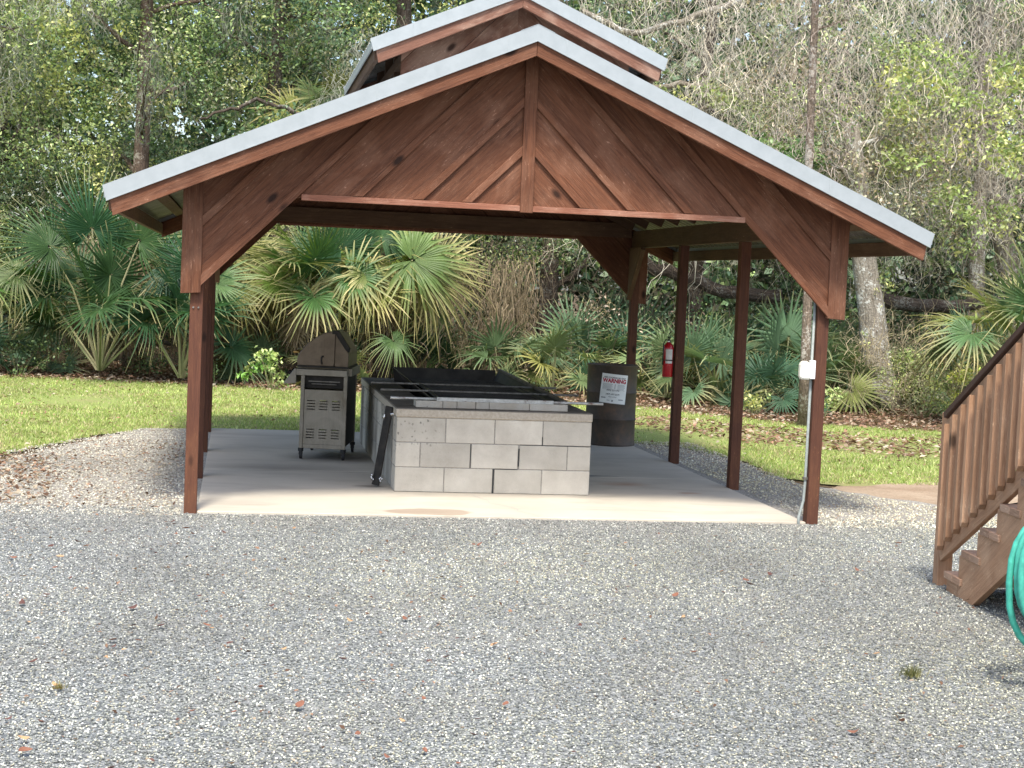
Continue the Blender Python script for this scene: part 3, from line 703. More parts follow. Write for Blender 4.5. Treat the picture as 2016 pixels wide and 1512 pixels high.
# floor, sloping walls
def pl(name_mb, pts, th):
    a, b, c_, d = [Vector(p) for p in pts]; n = (b-a).cross(d-a).normalized()*th
    vs = [a, b, c_, d, a+n, b+n, c_+n, d+n]; name_mb.add(vs, [(3, 2, 1, 0), (4, 5, 6, 7), (0, 1, 5, 4), (1, 2, 6, 5), (2, 3, 7, 6), (3, 0, 4, 7)], None, .5)
pl(mb, [(.50, .35, .655), (1.27, .35, .655), (1.27, 3.4, .655), (.50, 3.4, .655)], .004)
pl(mb, [(.34, 3.56, .50), (1.40, 3.56, .50), (1.36, 3.60, .80), (.30, 3.60, .80)][::1], .004)
pl(mb, [(1.40, .25, .738), (1.40, 3.6, .80), (1.27, 3.4, .60), (1.27, .35, .60)], .004)
mb.build('tray_floor', M['tray'], tr)
mb = MB(); pl(mb, [(.30, .25, .738), (.50, .35, .60), (.50, 3.4, .60), (.30, 3.6, .80)], .005)
mb.build('flange', M['flange'], tr)
mb = MB(); mb.bar((1.405, .2, .745), (1.405, 3.6, .805), (.04, 0, 0), (0, 0, .02)); mb.build('tray_rim', M['flange'], tr, .002)
# expanded-metal cooking grate
mb = MB()
for k in range(60): y = .42+k*.05; mb.box(.44, 1.33, y, y+.006, .7, .706)
for k in range(18): x = .46+k*.05; mb.box(x, x+.006, .38, 3.45, .694, .7)
gr = mb.build('grate', M['tray'], tr)
rk = empty('spit_rack', (0, 0, 0), 0, 'rack of three long steel rods laid across the pit tray', 'spit rack')
mb = MB(); mb.bar((.335, .155, .742), (1.30, .155, .742), (0, .035, 0), (0, 0, .030)); mb.build('front_bar', M['rod'], rk, .002)
for i, (y, x0, x1, z) in enumerate(((.155, -.04, 1.72, .742), (.85, -.06, 1.66, .757), (1.55, -.085, 1.60, .768))):
    if i == 0:
        for a, b in ((x0, .333), (1.302, x1)):
            mb = MB(); mb.tube([(a, y, z), (b, y, z)], .011, 8); mb.build('rod', M['rod'], rk, smooth=True)
    else:
        mb = MB(); mb.tube([(x0, y, z), (x1, y, z)], .010, 8); mb.build('rod', M['rodg'], rk, smooth=True)
for x in (.36, 1.27):
    mb = MB(); mb.bar((x, .175, .74), (x, 1.7, .766), (.03, 0, 0), (0, 0, .012)); mb.build('side_rail', M['tray'], rk, .001)
# leaning black bar
lb = empty('leaning_bar', (0, 0, 0), 0, 'black flat steel bar with bright end clips leaning on the left side of the pit', 'steel bar')
mb = MB(); a = Vector((-.125, .27, .015)); b = Vector((-.032, .28, .66)); ax = (b-a).normalized(); mb.bar(a, b, (.052, -.05, -.01), (.010, .010, 0)); mb.build('bar', M['black'], lb, .002)
for k, tt in enumerate((.06, .86)):
    c0 = a.lerp(b, tt)
    for dx in (-.03, .032):
        mb = MB()
        for q in range(4):
            c1 = c0+Vector((dx+random.uniform(-.006, .006), -dx*.8-.012, random.uniform(-.02, .03))); mb.tube([c1, c1+Vector((random.uniform(-.012, .012), -.01, .022))], .007, 6)
        mb.build('clip', M['chrome'], lb, smooth=True)

# ------------------------------------------------------------------ gas grill
gg = empty('gas_grill', (-.683, 2.147, 0), R(-10.5), 'rusty stainless gas grill on casters standing left of the block pit', 'gas grill')
GW, GD = .43, .78
for x in (0, GW-.035):
    for y in (0, GD-.035): mb = MB(); mb.box(x, x+.035, y, y+.035, .10, .80); mb.build('leg', M['steel'], gg, .003)
for y in (.004, GD-.03): mb = MB(); mb.box(.035, GW-.035, y, y+.026, .10, .14); mb.build('cross_rail', M['steel'], gg, .003)
# end panel with louvres: front panel pierced by slot gaps (built from strips)
def louvre(y0, y1, nm):
    mb = MB(); x0, x1 = .036, GW-.036; z0, z1 = .14, .645
    gx = [(.062, .062+.075), (.178, .178+.075), (.293, .293+.075)]
    rows = [.195+.026*k for k in range(4)]+[.46+.026*k for k in range(4)]
    zs = z0
    cuts = []
    for z in rows:
        mb.box(x0, x1, y0, y1, zs, z, .5)
        xx = x0
        for a, b in gx: mb.box(xx, a, y0, y1, z, z+.009, .5); xx = b
        mb.box(xx, x1, y0, y1, z, z+.009, .5); zs = z+.009
    mb.box(x0, x1, y0, y1, zs, z1, .5)
    return mb.build(nm, M['steel'], gg)
louvre(.010, .014, 'side_panel'); louvre(GD-.014, GD-.01, 'side_panel')
mb = MB(); mb.box(.008, .012, .035, GD-.035, .12, .72); mb.build('door_panel', M['steel'], gg)
mb = MB(); mb.box(GW-.012, GW-.008, .035, GD-.035, .12, .78); mb.build('back_panel', M['black'], gg)
mb = MB(); mb.box(.04, GW-.04, .05, GD-.05, .115, .125); mb.build('floor_shelf', M['black'], gg)
mb = MB(); mb.box(.02, GW-.02, .06, GD-.06, .66, .80); mb.build('firebox', M['black'], gg)
mb = MB(); mb.box(-.045, GW-.005, -.012, .10, .775, .835); mb.box(-.045, GW+.03, .10, GD+.01, .775, .85); mb.build('top_shelf', M['steel'], gg, .004)
mb = MB(); mb.prism([(-.045, .835), (-.062, .835), (-.155, .705), (-.15, .69), (-.045, .70)], (0, -.005, 0), (1, 0, 0), (0, 0, 1), (0, GD-.0, 0)); mb.build('control_panel', M['steel'], gg, .003)
for k in range(3):
    mb = MB(); y = .18+.2*k; mb.tube([(-.11, y, .77), (-.145, y, .80)], .022, 12); mb.build('knob', M['black'], gg)
prof = [(-.035, .865), (-.045, .90), (-.04, .94), (-.01, 1.0), (.05, 1.07), (.13, 1.135), (.20, 1.175), (.275, 1.19), (.30, 1.17), (.30, .865)]
prof2 = [(.302, .865), (.302, 1.165), (.33, 1.17), (.415, 1.03), (.43, .99), (.43, .865)]
hd = MB(); hd.prism(prof, (0, .0, 0), (1, 0, 0), (0, 0, 1), (0, GD-.04, 0), grain=(0, 1)); h = hd.build('lid', M['hood'], gg, .006)
hd = MB(); hd.prism([(p[0]*.999, p[1]) for p in prof2], (0, .012, 0), (1, 0, 0), (0, 0, 1), (0, GD-.06, 0)); hd.build('lid_back', M['hood'], h, .004)
hd = MB(); hd.prism([(.325, 1.19), (.345, 1.185), (.445, 1.04), (.435, 1.0), (.405, 1.02), (.31, 1.155)], (0, -.004, 0), (1, 0, 0), (0, 0, 1), (0, .05, 0)); hd.box(.275, .335, -.006, .06, 1.165, 1.20); hd.build('lid_edge', M['black'], h, .003)
hd = MB(); hd.prism([(.185, .885), (.205, .872), (.285, .872), (.302, .895), (.302, 1.17), (.205, 1.17), (.195, 1.0)], (0, -.004, 0), (1, 0, 0), (0, 0, 1), (0, .004, 0)); hd.build('end_plate', M['hood'], h, .001)
hd = MB(); hd.tube([(.205, -.008, .955), (.192, -.008, .958), (.184, -.008, .945), (.184, -.008, .91), (.19, -.008, .885)], .008, 8); hd.build('hook', M['black'], h, smooth=True)
hd = MB(); hd.tube([(-.075, .06, .985), (-.075, GD-.1, .985)], .013, 10); hd.tube([(-.075, .06, .985), (-.02, .06, .985)], .009, 8); hd.tube([(-.075, GD-.1, .985), (-.02, GD-.1, .985)], .009, 8); hd.build('handle', M['brass'], h, smooth=True)
mb = MB(); mb.box(-.04, GW+.005, -.006, GD, .851, .866); mb.build('gasket', M['black'], gg)
mb = MB(); mb.box(.07, GW-.07, .0, .008, .72, .728); mb.tube([(.1, .004, .70), (.33, .004, .70)], .006, 6); mb.build('drip_rail', M['rodg'], gg)
for x in (.018, GW-.018):
    for y in (.018, GD-.018):
        mb = MB(); mb.lathe([(.001, .102), (.026, .10), (.026, .072), (.012, .07), (.001, .07)], (x, y, 0), 10)
        mb.tube([(x-.011, y+.008, .03), (x+.011, y+.008, .032)], .032, 14); mb.box(x-.017, x+.017, y-.012, y+.014, .04, .075); mb.build('caster', M['rubber'], gg)

# ------------------------------------------------------------------ oil drum with sign
BX, BY, BR = 2.765, 4.27, .272
dr = empty('oil_drum', (BX, BY, 0), 0, 'rusty dark steel drum with a white warning sign standing at the back of the slab', 'drum')
mb = MB()
pr = [(.001, .012), (BR-.02, .012), (BR, .0), (BR+.006, .012), (BR, .025), (BR-.002, .27), (BR+.007, .285), (BR-.002, .30), (BR-.002, .56), (BR+.007, .575), (BR-.002, .59), (BR, .85), (BR+.008, .858), (BR+.008, .872), (BR-.006, .872), (BR-.012, .86), (BR-.012, .5), (.001, .5)]
mb.lathe(pr, n=48); mb.build('drum_body', M['drum'], dr, smooth=False)
for p in dr.children[0].data.polygons: p.use_smooth = True
es = dr.children[0].modifiers.new('e', 'EDGE_SPLIT'); es.split_angle = R(50)
sg = empty('warning_sign', (BX, BY, 0), 0, 'white WARNING sign stuck slightly crooked on the rusty drum', 'sign')
A0 = math.atan2(-.29, -.045)    # direction the sign faces
tl = R(-4.5)
def onto(u, v, lift):
    u2 = u*math.cos(tl)-v*math.sin(tl); v2 = u*math.sin(tl)+v*math.cos(tl)
    a = A0+u2/BR; r = BR+.010+lift
    return (r*math.cos(a), r*math.sin(a), .622+v2)
SW, SH = .278, .315
n = 14; vs = []; fs = []
for j in range(2):
    for i in range(n+1):
        for L in (0, .0015): vs.append(onto((i/n-.5)*SW, (j-.5)*SH, L))
idx = lambda i, j, k: (j*(n+1)+i)*2+k
for i in range(n):
    fs += [(idx(i, 0, 1), idx(i+1, 0, 1), idx(i+1, 1, 1), idx(i, 1, 1)), (idx(i, 0, 0), idx(i, 1, 0), idx(i+1, 1, 0), idx(i+1, 0, 0)), (idx(i, 1, 0), idx(i, 1, 1), idx(i+1, 1, 1), idx(i+1, 1, 0)), (idx(i, 0, 0), idx(i+1, 0, 0), idx(i+1, 0, 1), idx(i, 0, 1))]
mb = MB(); mb.add(vs, fs); mb.build('board', M['white'], sg)
def text(s, size, u, v, mat, bold=0.0, wfit=None, name='lettering'):
    cu = bpy.data.curves.new('t', 'FONT'); cu.body = s; cu.size = size; cu.align_x = 'CENTER'; cu.offset = bold
    o = bpy.data.objects.new('t', cu); COL.objects.link(o); bpy.context.view_layer.update()
    me = bpy.data.meshes.new_from_object(o.evaluated_get(bpy.context.evaluated_depsgraph_get())); bpy.data.objects.remove(o)
    xs = [q.co.x for q in me.vertices]; wd = max(xs)-min(xs); k = (wfit/wd) if wfit else 1
    for q in me.vertices: q.co = onto(u+q.co.x*k, v+q.co.y, .0022)
    return link(name, me, sg, mat)
text('USED COOKING OIL ONLY', .021, 0, .112, M['ink'], .0006, .235)
text('WARNING', .058, 0, .066, M['signred'], .0028, .25)
text('(954) 321-1741', .024, -.005, -.025, M['ink'], .0004, .13)
text('(407) 697-5479', .024, -.005, -.068, M['ink'], .0004, .14)
text('AREA CODE', .016, -.005, -.094, M['ink'], 0, .085)
mb = MB(); mg = MB()
def dash(m, u0, u1, v, h):
    k = 5; vs = []
    for i in range(k+1):
        uu = u0+(u1-u0)*i/k; vs += [onto(uu, v, .0022), onto(uu, v+h, .0022)]
    m.add(vs, [(2*i, 2*i+2, 2*i+3, 2*i+1) for i in range(k)])
for k in range(7):
    dash(mg, -.12, -.012-random.uniform(0, .02), .048-k*.0085, .0032); dash(mg, .035, .118-random.uniform(0, .02), .048-k*.0085, .0032)
dash(mg, .006, .012, .0, .05); dash(mb, -.12, .118, -.012, .0018)
dash(mg, -.122, -.075, -.108, .012); dash(mg, .06, .11, -.118, .011); dash(mg, -.06, -.03, -.13, .006); dash(mg, -.01, .005, -.14, .02)
mg.build('small_print', M['inkgrey'], sg); mb.build('rule', M['ink'], sg)

# ------------------------------------------------------------------ fire extinguisher on third right post
fe = empty('fire_extinguisher', (2.945, 2.68, .845), 0, 'red fire extinguisher hanging on the third right post', 'fire extinguisher')
mb = MB(); mb.lathe([(.001, 0), (.048, 0), (.052, .008), (.052, .285), (.045, .315), (.025, .335), (.018, .345), (.001, .345)], n=24); mb.build('cylinder', M['red'], fe, smooth=True)
mb = MB(); mb.lathe([(.001, .345), (.018, .346), (.018, .372), (.001, .373)], n=14); mb.build('valve', M['chrome'], fe)
mb = MB(); mb.bar((.0, .01, .385), (-.03, -.09, .40), (.018, 0, 0), (0, 0, .006)); mb.bar((.0, .01, .372), (-.02, -.08, .365), (.018, 0, 0), (0, 0, .006)); mb.tube([(.0, 0, .375), (.02, 0, .40), (.0, .0, .43), (.02, 0, .45)], .004, 5); mb.build('lever', M['rubber'], fe)
mb = MB(); mb.lathe([(.0525, .162), (.055, .162), (.055, .172), (.0525, .172)], n=24); mb.build('strap', M['rubber'], fe)
vs = []; fs = []
for i in range(7):
    a = R(-130)+R(75)*i/6
    for z in (.135, .275): vs.append((.0535*math.cos(a), .0535*math.sin(a), z))
mb = MB(); mb.add(vs, [(2*i, 2*i+2, 2*i+3, 2*i+1) for i in range(6)]); mb.build('paper_label', M['label'], fe)
mb = MB(); mb.tube([(.0, -.02, .36), (-.04, -.03, .37), (-.06, -.03, .33), (-.058, -.02, .2), (-.056, -.015, .12)], .006, 6); mb.build('hose', M['rubber'], fe, smooth=True)

# ------------------------------------------------------------------ wooden stairs at right
OS = Vector((2.966, -3.647, 0)); dv = Vector((math.cos(R(96)), -math.sin(R(96)), 0)); wv = Vector((-dv.y, dv.x, 0)); ZZ = Vector((0, 0, 1))
st = empty('wooden_stairs', (0, 0, 0), 0, 'brown wooden stairs with slatted railing rising at the right edge', 'stairs')
def S(s, t, z): return OS+dv*s+wv*t+ZZ*z
def sbox(mb, s0, s1, t0, t1, z0, z1, c=None):
    h = [((s1-s0)/2, dv), ((t1-t0)/2, wv), ((z1-z0)/2, ZZ)]; h.sort(key=lambda q: -q[0])
    mb.obox(S((s0+s1)/2, (t0+t1)/2, (z0+z1)/2), h[0][1]*h[0][0], h[1][1]*h[1][0], h[2][1]*h[2][0], c)
NS = 7
for t0 in (0, .89):
    for s0 in (-.089, .275*NS+.12):
        mb = MB(); sbox(mb, s0, s0+.089, t0, t0+.089, -.05, 1.035+(.51*s0 if s0 > 0 else 0)); mb.build('newel_post', M['stair'], st, .004)
for t0 in (0.0, .94):
    s1 = .275*NS+.12; sgl = 1 if t0 == 0 else -1
    r0, r1 = 1.010, 1.010+.498*s1
    mb = MB(); mb.bar(S(0, t0+.035, r0+.012), S(s1, t0+.035, r1+.012), wv*.115, (dv*-.498+ZZ).normalized()*.036); mb.build('handrail', M['rail'], st, .003)
    mb = MB(); mb.bar(S(.0, t0+.019, r0-.06), S(s1, t0+.019, r1-.06), wv*.036, (dv*-.498+ZZ).normalized()*.085); mb.build('upper_rail', M['stair'], st, .003)
    mb = MB(); mb.bar(S(.0, t0+.019, .185), S(s1, t0+.019, .185+.515*s1), wv*.036, (dv*-.515+ZZ).normalized()*.105); mb.build('lower_rail', M['stair'], st, .003)
    k = 0
    while .045+.1305*k < s1-.04:
        s = .045+.1305*k; k += 1
        za = .205+.525*(s-.04)+random.uniform(-.006, .006); zb = .975+.505*(s-.05)+random.uniform(-.004, .004)
        mb = MB(); ta, tb = (t0-.042, t0-.001) if sgl > 0 else (t0+.039, t0+.077)
        mb.prism([(s, za+.032), (s+.021, za), (s+.042, za+.032), (s+.042, zb+.008), (s, zb-.012)], S(0, ta, 0), dv, ZZ, wv*(tb-ta), grain=(0, 1)); mb.build('baluster', M['stair'], st, .002)
for t0 in (-.0, .84):
    poly = [(.165, 0), (.165, .060)]
    poly = [(.17, 0), (.17, .062), (.17+.275-.0, .062)]
    poly = [(.36, -.03), (.36, .232)]
    for k in range(1, NS):
        sA = .36+.275*k; poly += [(sA, .236+.174*(k-1)), (sA, .236+.174*k)]
    poly += [(.30+.275*NS, .236+.174*(NS-1)), (.30+.275*NS, .236+.174*(NS-1)-.38), (.58, -.03)]
    mb = MB(); mb.prism(poly, S(0, t0, 0), dv, ZZ, wv*.040, grain=(1, .63)); mb.build('stringer', M['stair'], st)
for k in range(NS):
    s0 = .14+.275*k; z0 = .10+.174*k
    mb = MB()
    sbox(mb, s0, s0+.138, -.012, .93, z0-.042, z0); sbox(mb, s0+.144, s0+.285, -.012, .93, z0-.042, z0); mb.build('tread', M['tread'], st, .003)
mb = MB(); sbox(mb, .17, .355, .0, .04, -.03, .056); mb.build('tread_block', M['stair'], st); mb = MB(); sbox(mb, .17, .355, .84, .88, -.03, .056); mb.build('tread_block', M['stair'], st)
s1 = .30+.275*NS; zl = .236+.174*(NS-1)+.036
dk = empty('deck', (0, 0, 0), 0, 'raised wooden deck at the head of the stairs beyond the right edge', 'deck')
mb = MB()
for k in range(10): sbox(mb, s1+.01+k*.145, s1+.15+k*.145, -.1, 2.0, zl-.036, zl)
mb.build('decking', M['tread'], dk, .003)
mb = MB(); sbox(mb, s1+.02, s1+1.45, -.06, -.02, zl-.18, zl-.037); mb.build('joist', M['stair'], dk); mb = MB(); sbox(mb, s1+.02, s1+1.45, 1.9, 1.94, zl-.18, zl-.037); mb.build('joist', M['stair'], dk)
for s, t_ in ((s1+.05, 1.7), (s1+1.2, 1.7)):
    mb = MB(); sbox(mb, s, s+.089, t_, t_+.089, -.05, zl-.038); mb.build('deck_post', M['stair'], dk, .003)

# hose coil hanging on a post just outside the frame
hp = empty('hose_post', (2.62, -6.0, 0), 0, 'wooden post with hose bracket at the right edge', 'post')
mb = MB(); mb.box(-.045, .045, -.045, .045, -.05, 1.25); mb.build('post', M['stair'], hp, .004)
mb = MB(); mb.tube([(0, -.03, .80), (-.02, -.14, .80), (-.02, -.16, .84)], .012, 8); mb.build('bracket', M['rubber'], hp)
mb = MB()
pts = []
for k in range(4):
    rx, rzv = (.365, .345, .325, .355)[k], (.345, .29, .32, .30)[k]
    for i in range(28):
        a = math.pi/2+2*math.pi*i/28; sq = 1.0
        ca_, sa_ = math.cos(a), math.sin(a); pts.append((2.515+rx*math.copysign(abs(ca_)**.75, ca_), -6.12-.028*k+.006*math.sin(3*a), .815-rzv+rzv*math.copysign(abs(sa_)**.8, sa_)))
mb.tube(pts, .0155, 10)
ho = mb.build('garden_hose', M['hose'], None, smooth=True); tag(ho, 'teal garden hose hanging in loose loops at the right edge', 'hose')

# ------------------------------------------------------------------ palms
def rotm(az, tilt, roll=0):
    return (Matrix.Rotation(az, 3, 'Z') @ Matrix.Rotation(tilt, 3, 'Y') @ Matrix.Rotation(roll, 3, 'X'))
def frond(Rr, nseg=34, span=R(290), droop=.25, cup=.25, split=.30, g=(.06, .13, .035), tip=(.45, .38, .18), tipf=.1, wid=1.0):
    """fan leaf; hub at origin, axis +X, normal +Z. returns V,F,C"""
    st_ = np.array([.04, .30, split+.12, .78, 1.0]); ns = len(st_)
    ang = np.linspace(-span/2, span/2, nseg)+rng.normal(0, .012, nseg)
    L = Rr*(1-.32*(np.abs(ang)/(span/2))**2.2)*rng.uniform(.82, 1.05, nseg)*np.where(rng.random(nseg) < .07, .55, 1)
    dth = span/nseg
    wprof = np.array([.04*dth, .30*dth, (split+.12)*dth*.90, .50*(split+.1)*dth, .004])*Rr*wid*.5
    V = np.zeros((nseg, ns, 3, 3))
    rr = st_[None, :]*L[:, None]
    x = rr*np.cos(ang)[:, None]; y = rr*np.sin(ang)[:, None]
    dr_ = droop*rng.uniform(.3, 2.3, nseg)**1.2; ang = ang+rng.normal(0, .03, nseg)
    z = cup*Rr*(np.abs(np.sin(ang/1.4))**1.5)[:, None]*st_[None]**1.2*.5-dr_[:, None]*Rr*np.maximum(0, st_[None]-.35)**2*1.8
    for j, sg in enumerate((-1, 0, 1)):
        V[:, :, j, 0] = x-np.sin(ang)[:, None]*wprof[None]*sg
        V[:, :, j, 1] = y+np.cos(ang)[:, None]*wprof[None]*sg
        V[:, :, j, 2] = z+(0 if sg == 0 else 1)*wprof[None]*.55
    F = []
    base = np.arange(nseg)*ns*3
    for i in range(ns-1):
        for j in range(2):
            q = np.stack([base+i*3+j, base+i*3+j+1, base+(i+1)*3+j+1, base+(i+1)*3+j], 1); F.append(q)
    F = np.concatenate(F)
    g = np.array(g); tip = np.array(tip)
    f = np.clip((st_-(1-tipf*2.2))/(tipf*1.6+1e-6), 0, 1)[None, :, None, None]*rng.uniform(.4, 1.2, (nseg, 1, 1, 1)).clip(0, 1)
    C = (g*rng.uniform(.85, 1.15, (nseg, 1, 1, 1)))*(1-f)+tip*f
    C = np.broadcast_to(C, (nseg, ns, 3, 3)).reshape(-1, 3)
    return V.reshape(-1, 3), F, C
def assemble(parts):
    Vs, Fs, Cs = [], [], []; n = 0
    for V, F, C in parts: Vs.append(V); Fs.append(F+n); Cs.append(C); n += len(V)
    return np.concatenate(Vs), np.concatenate(Fs), np.concatenate(Cs)
def orient(V, hub, xdir, nrm):
    x = Vector(xdir).normalized(); z = Vector(nrm); z = (z-x*z.dot(x)).normalized(); y = z.cross(x)
    Mx = np.array([x, y, z]); return V@Mx+np.array(hub)
def palm_parts(nf, pet, Rr, el0, el1, green, base_h=0, petr=.009, seed=0, drop=.3, yellow=.2, facing=None, nseg=42, tipf=.1):
    random.seed(seed); fol = []; stm = MB(); pc = []
    for k in range(nf):
        az = k*2.39996+random.uniform(-.3, .3); e = el0+(el1-el0)*((k+.5)/nf)+random.uniform(-.12, .12)
        Lp = pet*random.uniform(.75, 1.15); r_ = Rr*random.uniform(.8, 1.1)
        d = Vector((math.cos(az)*math.cos(e), math.sin(az)*math.cos(e), math.sin(e)))
        p0 = Vector((math.cos(az)*.04, math.sin(az)*.04, base_h)); p1 = p0+d*Lp*.6; p2 = p0+d*Lp+Vector((0, 0, -.10*Lp*math.cos(e)))
        stm.tube([p0, p1, p2], [petr*1.5, petr, petr*.7], 4, c=random.random())
        old = 1-(e-min(el0, el1))/(abs(el1-el0)+1e-6); old = min(1, max(0, old))
        ax = (p2-p1).normalized(); ax = (ax+Vector((0, 0, -.35-.5*old))).normalized()
        nrm = Vector((0, 0, 1))+d*-.2
        # faces up, a bit to the viewer side
        nrm += Vector((random.uniform(-.6, .6), random.uniform(-.9, .1), 0))
        y_ = random.random()
        gcol = np.array(green)*random.uniform(.75, 1.25)
        if y_ < yellow: gcol = gcol*np.array([2.0, 1.45, 1.0])
        V, F, C = frond(r_, nseg, R(random.uniform(250, 320)), drop*random.uniform(.4, 1.6), .5, .28, tuple(gcol), tipf=tipf+(.18*old if yellow > .15 else .05*old))
        fol.append((orient(V, p2, ax, nrm), F, C))
    return assemble(fol), stm
t = NT('palm_stem'); M['stem'] = t.fin(t.mix(t.attr('tint'), (.14, .19, .06), (.36, .33, .19)), .6)
M['skirt'] = M['dry']
def dead_skirt(hx, n, z, Rr, seed):
    random.seed(seed); ps = []
    for k in range(n):
        az = random.uniform(0, 6.28); zz = z-random.uniform(0, .5)
        V, F, C = frond(Rr*random.uniform(.6, 1), 18, R(150), .2, .1, .3, (.30, .23, .15), (.42, .34, .23), .2, .8)
        ps.append((orient(V, (math.cos(az)*.14, math.sin(az)*.14, zz), (math.cos(az)*.35, math.sin(az)*.35, -1), (math.cos(az), math.sin(az), .2)), F, C))
    return assemble(ps)
SABAL = (.070, .150, .040); SAW = (.105, .165, .075); DEEP = (.042, .090, .030)
def put(name, loc, label, cat, fol, stm, group=None, rz=0, extra=None):
    e = empty(name, loc, rz, label, cat, group)
    quads('fronds', *fol, M['fan'], e); stm.build('stems', M['stem'], e)
    if extra: extra(e)
    return e
def trunk_skirt(h, r, seed, nsk=10):
    def f(e):
        mb = MB(); mb.tube([(0, 0, -.1), (.02, 0, h*.5), (0, 0, h)], [r*1.15, r, r*.9], 10); mb.build('trunk', M['bark_dark'], e, smooth=True)
        if nsk: quads('dead_fronds', *dead_skirt(0, nsk, h, .75, seed), M['dry'], e)
    return f
# big fan palm right behind the grill, two crowns
f, s_ = palm_parts(13, .85, .95, R(5), R(80), SABAL, 1.25, .014, 11, .35, .30, tipf=.12); put('fan_palm', (-.25, 13.0, 0), 'large fan palm rising behind the gas grill', 'palm', f, s_, None, .3, trunk_skirt(1.3, .13, 1, 8))
f, s_ = palm_parts(12, .8, 1.0, R(-10), R(75), (.075, .14, .035), 1.35, .014, 12, .45, .5, tipf=.2); put('fan_palm', (1.05, 13.4, 0), 'fan palm with yellow drooping tips behind the block pit', 'palm', f, s_, None, 1.3, trunk_skirt(1.45, .14, 2, 16))
# hand-placed hero leaves of that palm
def hero(e, specs):
    ps = []; mb = MB()
    for hub, ax, nr, rr, gc, tf, dp in specs:
        V, F, C = frond(rr, 54, R(290), dp, .4, .30, gc, (.58, .50, .24), tf)
        ps.append((orient(V, hub, ax, nr), F, C)); h_ = Vector(hub); b_ = Vector((0, .3, 1.2)); mb.tube([b_, b_.lerp(h_, .5)+Vector((0, 0, .15)), h_], [.02, .013, .01], 5)
    quads('large_fronds', *assemble(ps), M['fan'], e); mb.build('large_stems', M['stem'], e)
e = bpy.data.objects['fan_palm']; 
hero(e, [((-.05, -.6, 1.95), (-.1, -.5, .35), (.1, -1, .25), .95, (.045, .11, .035), .06, .2), ((.75, -.7, 1.75), (.2, -.5, -.5), (-.1, -1, .5), .8, (.10, .14, .03), .35, .7)])
e = bpy.data.objects['fan_palm.001']; e.rotation_euler = (0, 0, 0)
hero(e, [((.35, -.9, 2.0), (1, -.25, -.15), (-.15, -1, .45), 1.25, (.12, .19, .05), .16, .45), ((.65, -.6, 1.85), (1, -.1, -.55), (-.1, -1, .2), 1.15, (.16, .19, .06), .32, .35), ((-.75, -.5, 2.15), (-.3, -.2, .6), (.15, -1, .3), 1.0, (.045, .11, .045), .05, .2), ((-.1, -.3, 2.35), (.3, 0, 1), (0, -1, .2), 1.0, (.055, .12, .045), .06, .25), ((.1, -.9, .72), (.35, -.3, -.35), (.2, -.8, .9), .62, (.10, .17, .06), .12, .6)])
# big sabals on the left
f, s_ = palm_parts(12, 1.35, .95, R(42), R(84), DEEP, .1, .016, 21, .25, .08, tipf=.05); put('fan_palm', (-3.35, 12.6, 0), 'tall deep green fan palm on pale stems left of the pavilion', 'palm', f, s_, None, .5)
f, s_ = palm_parts(10, 1.2, .85, R(40), R(84), (.04, .10, .042), .05, .014, 22, .25, .1, tipf=.06); put('fan_palm', (-2.1, 12.2, 0), 'fan palm on thin green stems just left of the front left post', 'palm', f, s_, None, 1.5)
f, s_ = palm_parts(12, .8, .95, R(-5), R(70), (.08, .13, .04), 1.4, .014, 23, .5, .5, tipf=.2); put('fan_palm', (-1.55, 13.8, 0), 'yellowing fan palm showing between eave and left post', 'palm', f, s_, None, .2, trunk_skirt(1.5, .13, 5, 10))
f, s_ = palm_parts(9, 1.2, .9, R(38), R(80), SABAL, .3, .014, 24, .3, .15); put('fan_palm', (-4.9, 13.2, 0), 'fan palm with broad leaves at the left edge', 'palm', f, s_, None, 2.2)
f, s_ = palm_parts(10, 1.2, .95, R(20), R(80), DEEP, .9, .014, 25, .3, .1); put('fan_palm', (-2.9, 14.4, 0), 'dark fan palm half hidden behind the left fan palms', 'palm', f, s_, None, .9)
f, s_ = palm_parts(9, .7, .8, R(10), R(75), (.12, .18, .06), 2.9, .012, 26, .3, .3); put('fan_palm', (.2, 15.6, 1.4), 'pale fan palm top peeping over the left roof slope', 'palm', f, s_, None, .9, trunk_skirt(1.2, .11, 9, 0))
e = bpy.data.objects['fan_palm.002']; e.rotation_euler = (0, 0, 0)
def hero2(e, specs, base=(0, 0, .1), tint=.9):
    ps = []; mb = MB()
    for hub, ax, nr, rr, gc, tf, dp in specs:
        V, F, C = frond(rr, 50, R(285), dp, .45, .26, gc, (.50, .44, .24), tf)
        ps.append((orient(V, hub, ax, nr), F, C)); h_ = Vector(hub); b_ = Vector(base); mb.tube([b_, b_.lerp(h_, .55)+Vector((0, 0, .22)), h_], [.022, .014, .009], 5, c=tint)
    quads('large_fronds', *assemble(ps), M['fan'], e); mb.build('large_stems', M['stem'], e)
DP = (.042, .088, .026)
hero2(e, [((-.75, -.3, 1.95), (-.9, -.2, .55), (.3, -1, .8), 1.0, DP, .04, .25), ((-.15, -.2, 2.25), (.05, -.3, 1), (0, -1, .35), 1.0, (.03, .09, .036), .04, .3), ((.55, -.2, 2.1), (.35, -.2, .9), (-.2, -1, .4), 1.0, DP, .05, .3), ((1.0, -.2, 1.75), (1, -.2, .0), (-.1, -1, .7), .95, (.022, .07, .03), .05, .3), ((-1.25, -.1, 1.5), (-1, -.3, -.2), (.1, -.8, .8), .8, (.12, .17, .06), .2, .5)])
e = bpy.data.objects['fan_palm.003']; e.rotation_euler = (0, 0, 0)
